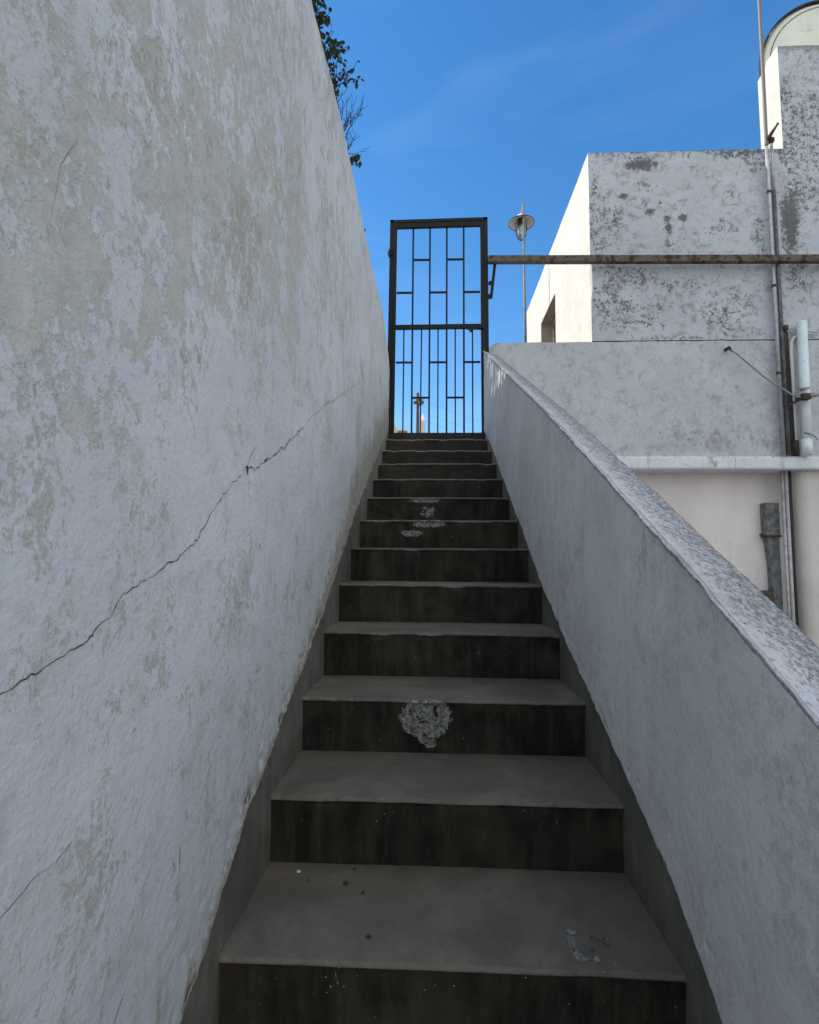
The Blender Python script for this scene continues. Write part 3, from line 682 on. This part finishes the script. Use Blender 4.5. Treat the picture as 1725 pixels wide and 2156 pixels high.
# raised screen wall at the right end of the roof
rw = thing('rooftop_screen_wall', (4.067, D, 5.115), 'taller peeling white rooftop block with a bright edge in front of the water tank', 'wall')
xs2 = np.concatenate([np.linspace(4.067, 5.2, 110), np.linspace(5.22, 8.0, 80)]); zs2 = np.linspace(3.072, 6.27, 260)
X2, Z2 = np.meshgrid(xs2, zs2, indexing='ij'); Z2[:, -1] += (fbm(xs2*20, xs2*0, 131)-.5)*.014
Y2 = D+(fbm(X2*1.5, Z2*1.5, 111)-0.5)*0.008+(fbm(X2*9, Z2*9, 112)-.5)*.003; Y2[0, :] = D
gridmesh('front_face', np.stack([X2, Y2, Z2], 2), m_fac, rw, {'wear': bwear(X2, Z2), 'dirt': bdirt(X2, Z2)})
MB().add([(4.067, D, 5.1), (4.067, D, 6.27), (4.067, 4.40, 6.28), (4.067, 4.43, 6.225), (4.067, 4.56, 6.20), (4.067, 4.56, 5.1)], [(0, 1, 2, 3, 4, 5)]) \
    .add([(4.067, D, 6.268), (8.0, D, 6.268), (8.0, 4.40, 6.27), (4.067, 4.40, 6.28)], [(0, 1, 2, 3)]).add([(4.067, 4.56, 5.1), (8.0, 4.56, 5.1), (8.0, 4.56, 6.2), (4.067, 4.56, 6.2)], [(0, 1, 2, 3)]) \
    .add([(4.067, 4.43, 6.225), (8.0, 4.43, 6.225), (8.0, 4.56, 6.2), (4.067, 4.56, 6.2)], [(0, 1, 2, 3)]).add([(4.067, 4.40, 6.28), (8.0, 4.40, 6.27), (8.0, 4.43, 6.225), (4.067, 4.43, 6.225)], [(0, 1, 2, 3)]).add([(8.0, D, 5.1), (8.0, D, 6.27), (8.0, 4.56, 6.2), (8.0, 4.56, 5.1)], [(0, 1, 2, 3)]).build('side_face', m_sun, rw)

# lower storey: recessed pinkish wall, ledge, pillar
lw = thing('lower_storey', (2.3, D, -0.898), 'pinkish lower storey wall recessed under a thin white ledge', 'building')
zero = lambda X, Z: X*0
front_grid('wall', np.linspace(1.3, 4.10, 160), np.linspace(-0.9, 1.76, 140), D+.25, m_pink, lambda X, Z: 0.12+blob(X, Z, 3.0, 1.75, 1.6, .12, .25), lambda X, Z: -.15+np.exp(-(1.75-Z)/.03)*.3, lw, 141, 0.003)
xl = np.concatenate([np.linspace(1.1, 4.6, 250), np.linspace(4.63, 8.0, 80)])
prof_l = [(D+.25, 1.748), (D-.022, 1.744), (D-.034, 1.752), (D-.034, 1.862), (D-.028, 1.872), (D+.02, 1.878)]
den = []
for i in range(len(prof_l)-1):
    for t in np.linspace(0, 1, 6, endpoint=False): den.append((prof_l[i][0]+(prof_l[i+1][0]-prof_l[i][0])*t, prof_l[i][1]+(prof_l[i+1][1]-prof_l[i][1])*t))
den.append(prof_l[-1]); A = np.zeros((len(xl), len(den), 3)); A[:, :, 0] = xl[:, None]
for j, (y, z) in enumerate(den): A[:, j, 1] = y; A[:, j, 2] = z
A[:, :, 2] += (fbm(A[:, :, 0]*7, A[:, :, 1]*3, 151)-.5)*.007; A[:, :, 1] += (fbm(A[:, :, 0]*20, A[:, :, 2]*20, 152)-.5)*.006
seams = [ribbon([(z, x) for z, x in ()], 0, None, 1, 0) for _ in ()]
sm = MB()
for sx in (FX(810), FX(1228), FX(1450)):
    zz = np.linspace(1.752, 1.866, 9); px_ = [sx+(random.random()-.5)*.008 for _ in zz]
    for i in range(8): sm.add([(px_[i]-.0012, D-.0385, zz[i]), (px_[i]+.0012, D-.0385, zz[i]), (px_[i+1]+.0012, D-.0385, zz[i+1]), (px_[i+1]-.0012, D-.0385, zz[i+1])], [(0, 1, 2, 3)], 1)
gridmesh('ledge', A, [m_ledge, m_crack], lw, {'wear': 0.1+0*A[:, :, 0]+np.exp(-np.abs(A[:, :, 2]-1.865)/.012)*.3+blob(A[:, :, 0], A[:, :, 2], FX(1110), 1.81, .12, .08, .4), 'dirt': 0*A[:, :, 0]-.1+np.exp(-np.abs(A[:, :, 2]-1.87)/.012)*.35}, [sm], flip=False)
# rounded pillar at the right
pm = MB(); pr = [(4.085, D+.26), (4.085, D+.16)]
for i in range(9):
    a = math.pi-i/8*math.pi/2; pr.append((4.185+.10*math.cos(a), D+.16-.10*math.sin(a)))
pr += [(8.0, D+.06), (8.0, D+.26)]
pm.prism(pr, 2, -0.9, 1.745); pm.build('pillar', m_beige, lw, smooth=False)

# ------------------------------------------------------------------ water tank
tk = thing('water_tank', (4.97, 4.62, 5.6), 'cream cylindrical water tank with a black rim on the roof, top right', 'water tank')
TC = (4.985, 4.66, 6.47); TR = .80
pr = [(TR, .0), (TR, 1.5)]
MB().lathe([(0.001, -.10), (.15, -.098), (.3, -.088), (.45, -.07), (.6, -.042), (.70, -.02), (.76, -.002)], TC, 'y', 72).build('end_cap', m_tank, tk, smooth=True)
MB().lathe([(.76, -.002), (TR-.005, .02), (TR, .05), (.70, .2), (.52, .42), (.30, .62), (0.001, .72)], TC, 'y', 72).build('shell', m_tank, tk, smooth=True)
MB().lathe([(TR+.0, -.012), (TR+.018, -.012), (TR+.018, .03), (TR, .03), (TR, -.012)], TC, 'y', 72).build('rim', m_black, tk)
MB().lathe([(TR-.082, -.0205), (TR-.078, -.024), (TR-.074, -.019)], TC, 'y', 72).build('seam', m_black, tk)
MB().box(4.62, 5.3, 4.70, 5.1, 5.117, 5.82).build('support', m_conc, tk)

# ------------------------------------------------------------------ gate
gt = thing('metal_gate', (.5, 4.16, 2.0), 'tall black metal gate of thin bars at the top of the stairs', 'gate')
GY = 4.165
def xa(cx): return -0.0+(cx-180)/870*1.0      # across the gate
f = MB()
f.bar((-.005, GY, 2.02), (.012, GY, 4.372), .040, .05).bar((.998, GY, 2.02), (.985, GY, 4.384), .040, .05).bar((-.008, GY, 4.352), (1.004, GY, 4.366), .034, .05)
f.build('frame', m_gate, gt, bevel=.003)
lf = MB()
lf.bar((.037, GY-.006, 2.085), (.048, GY-.006, 4.333), .036, .038).bar((.955, GY-.006, 2.085), (.946, GY-.006, 4.343), .034, .038)
lf.bar((.055, GY-.006, 4.306), (.93, GY-.006, 4.318), .05, .036).bar((.054, GY-.006, 2.094), (.94, GY-.006, 2.094), .026, .036)
lf.build('leaf_frame', m_gate, gt, bevel=.003)
MB().bar((.054, GY-.006, 3.212), (.94, GY-.006, 3.216), .046, .034).build('middle_rail', m_gate, gt, bevel=.003)
x0_, x1_ = .055, .938
def bx_(fr, z): 
    lean = (z-2.1)/2.2*.0045*(1-2*fr); return x0_+(x1_-x0_)*fr+lean
for i in range(1, 5):
    MB().bar((bx_(i/5, 2.1), GY, 2.106), (bx_(i/5, 4.29), GY, 4.29), .018, .02).build('bar', m_gate, gt)
for i in range(5):
    fr = .1+.2*i
    MB().bar((bx_(fr, 2.1), GY+.002, 2.106), (bx_(fr, 3.2)+(.006 if i == 1 else 0), GY+.002, 3.196), .0135, .014).build('bar', m_gate, gt)
for cols, z in (((1, 3), 3.94), ((0, 2, 4), 3.586), ((0, 2, 4), 2.843), ((1, 3), 2.474)):
    for c in cols:
        MB().bar((bx_(c/5, z)+.009, GY, z), (bx_((c+1)/5, z)-.009, GY, z), .017, .018).build('crossbar', m_gate, gt)
MB().box(.79, .95, GY-.032, GY-.022, 3.172, 3.196).box(.815, .845, GY-.045, GY-.02, 3.15, 3.182).tube([(.90, GY-.04, 3.185), (.96, GY-.04, 3.185)], .008).build('latch', m_gate, gt)
for z in (2.87, 4.0, 2.35): MB().tube([(-.012, GY-.03, z-.04), (-.012, GY-.03, z+.04)], .012).box(-.03, .03, GY-.035, GY-.026, z-.02, z+.02).build('hinge', m_gate, gt)
# threshold: small cement sill
# ------------------------------------------------------------------ rusty tube
rt = thing('steel_tube', (1.0, 4.10, 3.9), 'long rusty square steel tube running level from the gate post to the right', 'metal beam')
MB().bar((1.005, 4.105, 3.895), (8.0, 4.105, 3.80), .071, .06, up=(0, 1, 0)).build('tube', m_rust, rt, bevel=.006)
b = MB().bar((1.075, 4.125, 3.858), (1.035, 4.135, 3.50), .030, .012).bar((1.035, 4.135, 3.52), (1.0, 4.14, 3.52), .05, .012).tube([(1.03, 4.12, 3.66), (1.03, 4.14, 3.66)], .022)
b.build('bracket', m_gate, rt)

# ------------------------------------------------------------------ conduits, mast and fittings on the facade
PY = D-.06
def pipe(name, pts, r, mat, label, cat, group=None, n=12):
    base = pts[0]; t = thing(name, base, label, cat, group); return t
mast = MB().tube([(3.857, PY-.01, 5.10), (3.86, PY-.01, 5.9), (3.862, PY-.01, 8.2)], .017, 12).build('antenna_mast', m_pole)
setprops(mast, 'thin grey mast rising past the roof corner above the conduits', 'mast')
c1 = thing('electrical_conduit', (3.86, PY, 5.15), 'light grey steel conduit, the left one of the pipes down the facade', 'conduit', 'pipes running down the facade')
MB().tube([(3.862, PY, 5.13), (3.864, PY, 1.88)], .017, 12).tube([(3.925, D+.07, 1.75), (3.925, D+.07, -.9)], .014, 12).build('pipe', m_steel, c1, smooth=True)
for z in (4.6, 3.6, 2.7): MB().tube([(3.863, PY, z-.012), (3.863, PY, z+.012)], .021, 12).bar((3.863, PY+.03, z), (3.863, D+.01, z), .03, .02).build('clamp', m_brack, c1)
c2 = thing('electrical_conduit', (3.92, PY, 5.15), 'dark weathered conduit second from the left on the facade', 'conduit', 'pipes running down the facade')
MB().tube([(3.917, PY+.01, 5.14), (3.917, PY+.01, 4.62)], .016, 12, 0).tube([(3.917, PY+.01, 4.62), (3.922, PY+.01, 1.88)], .019, 12, 1).tube([(3.962, D+.07, 1.75), (3.960, D+.07, -.9)], .018, 12, 0).build('pipe', [m_steel, m_dkpipe], c2, smooth=True)
MB().lathe([(.001, .03), (.03, .025), (.034, .0), (.022, -.02), (.018, -.03)], (3.917, PY+.01, 5.16), 'z', 16).build('weather_cap', m_brack, c2, smooth=True)
c3 = thing('cable_bundle', (3.965, PY, 3.2), 'black cables bunched beside the white drainpipe', 'cables')
for i, (x, r) in enumerate(((3.958, .007), (3.975, .0055), (3.988, .006))):
    z0 = 3.17-.02*i; MB_l = (x+.025, D+.075); MB().tube([(x-.02, PY, z0), (x-.004, PY+.02, 2.9), (x+.004, PY+.02, 2.4), (x+.008, PY+.02, 1.88)], r, 8).tube([(MB_l[0], MB_l[1], 1.75), (MB_l[0]-.004, MB_l[1], .6), (MB_l[0], MB_l[1], -.9)], r*1.1, 8).build('cable', m_wire, c3, smooth=True)
c4 = thing('electrical_conduit', (4.03, PY, 3.1), 'pale beige conduit with a curved top just left of the white drainpipe', 'conduit', 'pipes running down the facade')
MB().tube([(4.10, PY+.03, 3.085), (4.05, PY+.03, 3.075), (4.018, PY+.03, 3.03), (4.012, PY+.03, 2.9), (4.012, PY+.03, 1.88)], .020, 12).build('pipe', m_beige, c4, smooth=True)
MB().tube([(4.012, PY+.03, 2.03), (4.012, PY+.03, 1.88)], .026, 12).build('coupling', m_brack, c4, smooth=True)
dp = thing('drainpipe', (4.105, PY-.03, 1.88), 'white plastic drainpipe standing on the ledge at the right', 'drainpipe')
MB().tube([(4.10, PY-.02, 3.215), (4.08, PY-.02, 1.875)], .045, 24).build('pipe', m_pvc, dp, smooth=True)
MB().tube([(4.082, PY-.02, 2.03), (4.08, PY-.02, 1.876)], .0485, 24).build('coupling', m_pvc, dp, smooth=True)
MB().tube([(4.04, PY-.06, 2.09), (4.10, PY-.085, 2.06), (4.17, PY-.05, 2.02)], .004, 6).build('tie_wire', m_wire, dp)
# bracket with insulators
ib = thing('insulator_bracket', (3.99, PY, 2.42), 'rusty bracket with a grey insulator crossing the white drainpipe', 'bracket')
MB().bar((3.90, PY-.03, 2.36), (4.05, PY-.12, 2.43), .022, .02).bar((4.05, PY-.12, 2.44), (4.02, PY+.05, 2.44), .03, .02).box(4.0, 4.07, PY-.14, PY-.08, 2.40, 2.455).build('arm', m_brack, ib)
MB().tube([(4.065, PY-.12, 2.435), (4.10, PY-.13, 2.44), (4.17, PY-.14, 2.442), (4.185, PY-.14, 2.442)], [.024, .024, .020, .010], 12).build('insulator', m_porc, ib, smooth=True)
MB().tube([(4.02, PY-.10, 2.46), (4.02, PY-.10, 2.485), (4.02, PY-.10, 2.50)], [.02, .012, .026], 12).bar((3.99, PY-.10, 2.512), (4.08, PY-.10, 2.517), .014, .03).build('insulator', m_porc, ib, smooth=False)
cb = thing('grey_cable', (3.399, PY, 2.955), 'taut grey cable slanting down from a wall hook to the insulator bracket', 'cable')
MB().tube([(3.40, PY-.0, 2.945), (3.46, PY-.01, 2.90), (3.70, PY-.05, 2.64), (3.95, PY-.09, 2.435), (4.02, PY-.10, 2.425)], .0085, 8).build('cable', m_cable, cb, smooth=True)
MB().tube([(3.392, D+.01, 2.968), (3.392, PY-.01, 2.962)], .017, 10).tube([(3.40, PY-.012, 2.962), (3.405, PY-.012, 2.93)], .009, 8).build('hook', m_wire, cb)
# upper bracket with two rods
ub = thing('rod_bracket', (3.93, PY, 3.17), 'small rusty bracket holding two short level rods behind the drainpipe top', 'bracket')
MB().box(3.925, 3.965, PY-.03, PY+.02, 3.135, 3.185).build('clamp', m_brack, ub, bevel=.004)
for z in (3.155, 3.125): MB().tube([(3.96, PY+.0, z+.004), (4.28, PY+.02, z-.035 if z > 3.14 else z-.03)], .0065, 8).build('rod', m_steel, ub)
# mast head spike
sp = thing('spike_bracket', (3.88, PY, 5.2), 'short dark slanting spike fixed at the foot of the mast', 'bracket')
MB().tube([(3.862, PY-.02, 5.15), (3.90, PY-.03, 5.215), (3.955, PY-.05, 5.30)], [.020, .018, .008], 10).tube([(3.95, PY-.05, 5.295), (3.958, PY-.05, 5.305)], .012, 8).build('spike', m_brack, sp, smooth=True)
# concrete channel and dark box under the ledge
ch = thing('cable_channel', (3.92, D+.2, -.898), 'grey concrete cable channel standing against the pinkish lower wall', 'channel')
LY = D+.25
def lwz(c): return c
MB().box(3.80, 3.935, LY-.10, LY-.005, 1.10, 1.435).build('upper_section', m_conc, ch, bevel=.006)
MB().prism([(3.815, 1.10), (3.93, 1.10), (3.935, -.9), (3.85, -.9), (3.845, .8)], 1, LY-.085, LY-.005).build('lower_section', m_conc, ch)
MB().box(3.793, 3.942, LY-.108, LY-.0, 1.09, 1.108).bar((3.80, LY-.09, 1.10), (3.73, LY-.10, 1.115), .014, .014).build('strap', m_brack, ch)
bxo = MB().box(3.58, 3.82, LY-.14, LY-.004, .0, .555).build('meter_box', m_dark, None, bevel=.008)
setprops(bxo, 'dark box fixed low on the pinkish wall, just showing above the coping', 'meter box')

# ------------------------------------------------------------------ street lamp on the terrace
LX, LYp = 1.737, 6.2
la = thing('street_lamp', (LX, LYp, 1.985), 'round lamp with a wide shade and wire cage on a thin pole above the terrace', 'lamp')
MB().tube([(LX+.006, LYp, 1.985), (LX+.002, LYp, 4.2), (LX-.006, LYp, 5.96)], [.021, .019, .015], 12).lathe([(.001, .03), (.012, .02), (.015, 0)], (LX-.006, LYp, 5.955), 'z', 12).build('pole', m_pole, la, smooth=True)
SC = (LX-.012, LYp+.15, 5.77)
MB().lathe([(.03, .10), (.06, .085), (.075, .03), (.185, -.02), (.187, -.028), (.18, -.026), (.07, .018), (.05, .06)], SC, 'z', 40).build('shade', m_shade, la, smooth=True)
MB().lathe([(.186, -.018), (.191, -.026), (.186, -.034), (.181, -.026), (.186, -.018)], SC, 'z', 40).build('shade_rim', m_wire, la)
MB().lathe([(.05, .03), (.055, -.06), (.04, -.07)], SC, 'z', 20).build('socket', m_dark, la, smooth=True)
MB().lathe([(.045, -.06), (.062, -.10), (.066, -.16), (.055, -.22), (.03, -.25), (.001, -.258)], SC, 'z', 24).build('glass', m_glass, la, smooth=True)
MB().lathe([(.012, -.07), (.03, -.11), (.034, -.15), (.02, -.185), (.001, -.195)], SC, 'z', 16).build('bulb', m_pvc, la, smooth=True)
cg = MB()
for k in range(4):
    a = k*math.pi/4+.3; pts = []
    for i in range(17):
        t = i/16*math.pi; pts.append((SC[0]+.083*math.cos(a)*math.cos(t), SC[1]+.083*math.sin(a)*math.cos(t), SC[2]-.12-.17*math.sin(t)))
    cg.tube([(pts[0][0], pts[0][1], SC[2]-.03)]+pts+[(pts[-1][0], pts[-1][1], SC[2]-.03)], .0045, 6)
rp_ = [(SC[0]+.083*math.cos(t), SC[1]+.083*math.sin(t), SC[2]-.12) for t in np.linspace(0, 2*math.pi, 25)]
cg.tube(rp_, .004, 6); cg.build('cage', m_wire, la)
MB().tube([(LX-.006, LYp, 5.90), (LX-.008, LYp+.08, 5.93), (SC[0], SC[1], 5.90), (SC[0], SC[1], 5.84)], .010, 8).build('arm', m_steel, la, smooth=True)

# ------------------------------------------------------------------ plants along the top of the left wall
def leaf(mb, p, L_, d, up):
    d = Vector(d).normalized(); s_ = d.cross(Vector(up)).normalized(); n = s_.cross(d); p = Vector(p)
    pts = [p, p+d*L_*.35+s_*L_*.28+n*L_*.05, p+d*L_*.75+s_*L_*.2, p+d*L_-n*L_*.12, p+d*L_*.75-s_*L_*.2, p+d*L_*.35-s_*L_*.28+n*L_*.05, p+d*L_*.5-n*L_*.06]
    mb.add(pts, [(0, 1, 6), (1, 2, 6), (2, 3, 6), (3, 4, 6), (4, 5, 6), (5, 0, 6)])
def plant(name, y, hgt, spread, nst, leaves, label, cat, grp=None, ls=.028, seed=0):
    rnd = random.Random(seed); z0 = float(topL(y))-.012
    t = thing(name, (-.10, y, z0), label, cat, grp); st = MB(); lf = MB()
    for s in range(nst):
        p = Vector((-.022+rnd.random()*.02, y+rnd.uniform(-spread, spread)*.7, z0)); d = Vector((rnd.uniform(-.1, .55), rnd.uniform(-.7, .7), 1)).normalized()
        pts = [p.copy()]; L_ = hgt*rnd.uniform(.5, 1.1); n = 7
        for i in range(n):
            d = (d+Vector((rnd.uniform(-.3, .35), rnd.uniform(-.35, .35), rnd.uniform(-.15, .12)))).normalized(); p = p+d*L_/n; pts.append(p.copy())
            if i >= 1:
                for _ in range(leaves):
                    dd = Vector((rnd.uniform(-1, 1), rnd.uniform(-1, 1), rnd.uniform(-.9, .4)))
                    leaf(lf, p+Vector((rnd.uniform(-1, 1), rnd.uniform(-1, 1), rnd.uniform(-1, 1)))*.012, ls*rnd.uniform(.6, 1.25), dd, (rnd.uniform(-.3, .3), rnd.uniform(-.3, .3), 1))
                if rnd.random() < .75:
                    q = p.copy(); e = (d+Vector((rnd.uniform(-1, 1), rnd.uniform(-1, 1), rnd.uniform(-.3, .7)))).normalized(); tw_ = [q.copy()]
                    for _ in range(3):
                        e = (e+Vector((rnd.uniform(-.3, .3), rnd.uniform(-.3, .3), rnd.uniform(-.1, .2)))).normalized(); q = q+e*L_*.11; tw_.append(q.copy())
                        for _ in range(leaves//2+(1 if leaves and rnd.random() < .5 else 0)): leaf(lf, q, ls*rnd.uniform(.6, 1.2), (rnd.uniform(-1, 1), rnd.uniform(-1, 1), rnd.uniform(-.9, .3)), (0, .2, 1))
                    st.tube(tw_, [.0013, .0011, .0009, .0008], 4)
        st.tube(pts, [.0026*(1-i/n*.75) for i in range(n+1)], 5)
    st.build('stem', m_twig, t)
    if lf.v: lf.build('foliage', m_leaf, t)
G = 'weeds growing along the top of the left wall'
plant('shrub', .50, .13, .12, 7, 2, 'dense dark leafy shrub on the wall top at the very top edge of the photo', 'shrub', G, .025, 1)
plant('shrub', .72, .12, .11, 8, 1, 'leafy shrub on the wall top, second from the top edge of the photo', 'shrub', G, .024, 2)
plant('shrub', .90, .13, .08, 7, 1, 'sparser leafy shrub on the wall top, with bare twig tips sticking out', 'shrub', G, .024, 3)
plant('twiggy_weed', 1.03, .15, .06, 4, 1, 'twiggy weed with few leaves just below the leafy shrubs', 'weed', G, .024, 4)
plant('twiggy_weed', 1.17, .17, .14, 14, 0, 'bare dry twigs halfway along the visible wall top', 'weed', G, .02, 5)
plant('twiggy_weed', 1.36, .16, .07, 6, 0, 'bare forked twigs just above the small leafy tuft', 'weed', G, .02, 6)
plant('small_weed', 1.47, .10, .03, 4, 1, 'small leafy tuft alone on the wall top above the gate', 'weed', G, .03, 7)
plant('small_weed', 2.05, .03, .02, 2, 1, 'tiny weed on the wall top nearest the gate', 'weed', G, .014, 8)

# ------------------------------------------------------------------ far things seen through the gate
fh = thing('far_house', (-2.2, 24, -.898), 'pale beige house with a sloping roof low behind the gate', 'house')
MB().prism([(-6, -.9), (-1.20, -.9), (-1.20, 6.95), (-1.51, 7.60), (-3.0, 9.6), (-6, 9.6)], 1, 24.2, 31).build('wall', m_farbeige, fh)
fb = thing('brown_rooftop_box', (-1.0, 24, -.898), 'small brown brick block beside the beige house', 'building')
MB().box(-1.18, -.80, 24, 26, -.9, 6.9).build('wall', m_terra, fb); MB().box(-1.21, -.77, 23.96, 26.04, 6.9, 6.97).build('roof', m_farbeige, fb)
ft = thing('pale_tower', (.3, 27, -.898), 'narrow pale pink tower behind the utility pole', 'tower')
MB().box(-.24, .03, 27, 27.8, -.9, 8.2).add([(-.24, 27, 8.2), (.03, 27, 8.2), (.03, 27.8, 8.2), (-.24, 27.8, 8.2), (-.10, 27.4, 8.7)], [(0, 1, 4), (1, 2, 4), (2, 3, 4), (3, 0, 4)]).build('wall', m_farpink, ft)
up_ = thing('utility_pole', (-.13, 20, -.898), 'dark utility pole with a short crossarm seen through the lower gate bars', 'utility pole')
MB().tube([(-.16, 20, -.9), (-.155, 20, 7.5)], [.12, .055], 10).build('pole', m_wood, up_)
MB().box(-.32, .09, 19.9, 19.98, 7.04, 7.13).build('crossarm', m_wood, up_)
MB().box(-.15, .02, 19.78, 19.9, 6.95, 7.22).build('transformer', m_dkpipe, up_)
for x in (-.30, -.22, .06): MB().tube([(x, 19.94, 7.13), (x, 19.94, 7.26)], .022, 6).build('insulator', m_porc, up_)
GW = 'overhead wires leaving the utility pole'
for i, (x, z, ez) in enumerate(((.06, 7.2, 6.7), (.0, 6.75, 6.3), (-.05, 6.45, 5.9))):
    pts = []
    for k in range(21):
        t = k/20; pts.append((x+t*9, 20+t*5, z+(ez-z)*t*1.1-1.1*4*t*(1-t)*.45))
    o = MB().tube(pts, .003, 5).build('overhead_wire', m_wire)
    setprops(o, ('highest', 'middle', 'lowest')[i]+' thin wire sagging right from the utility pole', 'wire', GW)

# ------------------------------------------------------------------ added unseen screen behind the left wall: shades the coping, slots cast light streaks
ns = thing('shade_screen', (-2, 0, 2.7), 'added unseen slotted screen behind the left wall, shading the coping', 'building')
slots = []
rs = random.Random(3)
for q_ in range(34):
    ty = 2.48+q_*.040+rs.uniform(-.01, .01); hi = float(copz(ty))+.02
    if rs.random() < .25: continue
    tz = max(2.14, hi-abs(rs.gauss(0, .14))); h_ = rs.uniform(.02, .07); w2 = rs.uniform(.005, .010)
    yy = ty+.362; zz = tz+1.353
    slots.append((yy-w2, yy+w2, zz-h_, zz+h_))
ysp = sorted(set([-4, 4.45]+[s[0] for s in slots]+[s[1] for s in slots])); zsp = sorted(set([2.0, 4.35]+[s[2] for s in slots]+[s[3] for s in slots]))
sc_ = MB()
for i in range(len(ysp)-1):
    for j in range(len(zsp)-1):
        ym = (ysp[i]+ysp[i+1])/2; zm = (zsp[j]+zsp[j+1])/2
        if any(s[0] < ym < s[1] and s[2] < zm < s[3] for s in slots): continue
        sc_.add([(-.6, ysp[i], zsp[j]), (-.6, ysp[i+1], zsp[j]), (-.6, ysp[i+1], zsp[j+1]), (-.6, ysp[i], zsp[j+1])], [(0, 1, 2, 3)])
sc_.build('slotted_shade_panel', m_beige, ns)

# ------------------------------------------------------------------ litter on the lowest tread
def litter(name, x, y, s, label, seed, mat, k=0):
    rnd = random.Random(seed); mb = MB(); z = k*H_+.0035; n = 8
    ring = [(x+s*math.cos(2*math.pi*i/n)*rnd.uniform(.6, 1.2), y+s*.6*math.sin(2*math.pi*i/n)*rnd.uniform(.6, 1.2)) for i in range(n)]
    vs = [(a, b, z-.002) for a, b in ring]+[(x+(a-x)*.7, y+(b-y)*.7, z+s*.5) for a, b in ring]+[(x, y, z+s*.6)]
    fs = [(i, (i+1) % n, n+(i+1) % n, n+i) for i in range(n)]+[(n+i, n+(i+1) % n, 2*n) for i in range(n)]
    mb.add(vs, fs); o = mb.build(name, mat); setprops(o, label, 'debris'); return o
litter('dry_leaf', .128, .274, .004, 'tiny dark crumb near the left end of the lowest tread', 1, m_twig)
litter('dry_leaf', .226, .265, .008, 'dark leaf scrap, largest on the lowest tread', 2, m_twig)
litter('dry_leaf', .276, .228, .006, 'dark leaf scrap in the middle of the three on the lowest tread', 3, m_twig)
litter('dry_leaf', .241, .330, .005, 'dark crumb against the riser foot on the lowest tread', 4, m_twig)
litter('pebble', .309, .071, .006, 'small reddish brown pebble near the front edge of the lowest tread', 5, m_brack)
litter('plaster_flake', .092, .308, .006, 'small white plaster flake at the back left of the lowest tread', 6, m_pvc)
o = MB().tube([(.80, .095, .006), (.828, .072, .005), (.835, .066, .004)], .0011, 5).build('twig', m_twig); setprops(o, 'thin dark twig lying by the white smear on the lowest tread', 'twig')
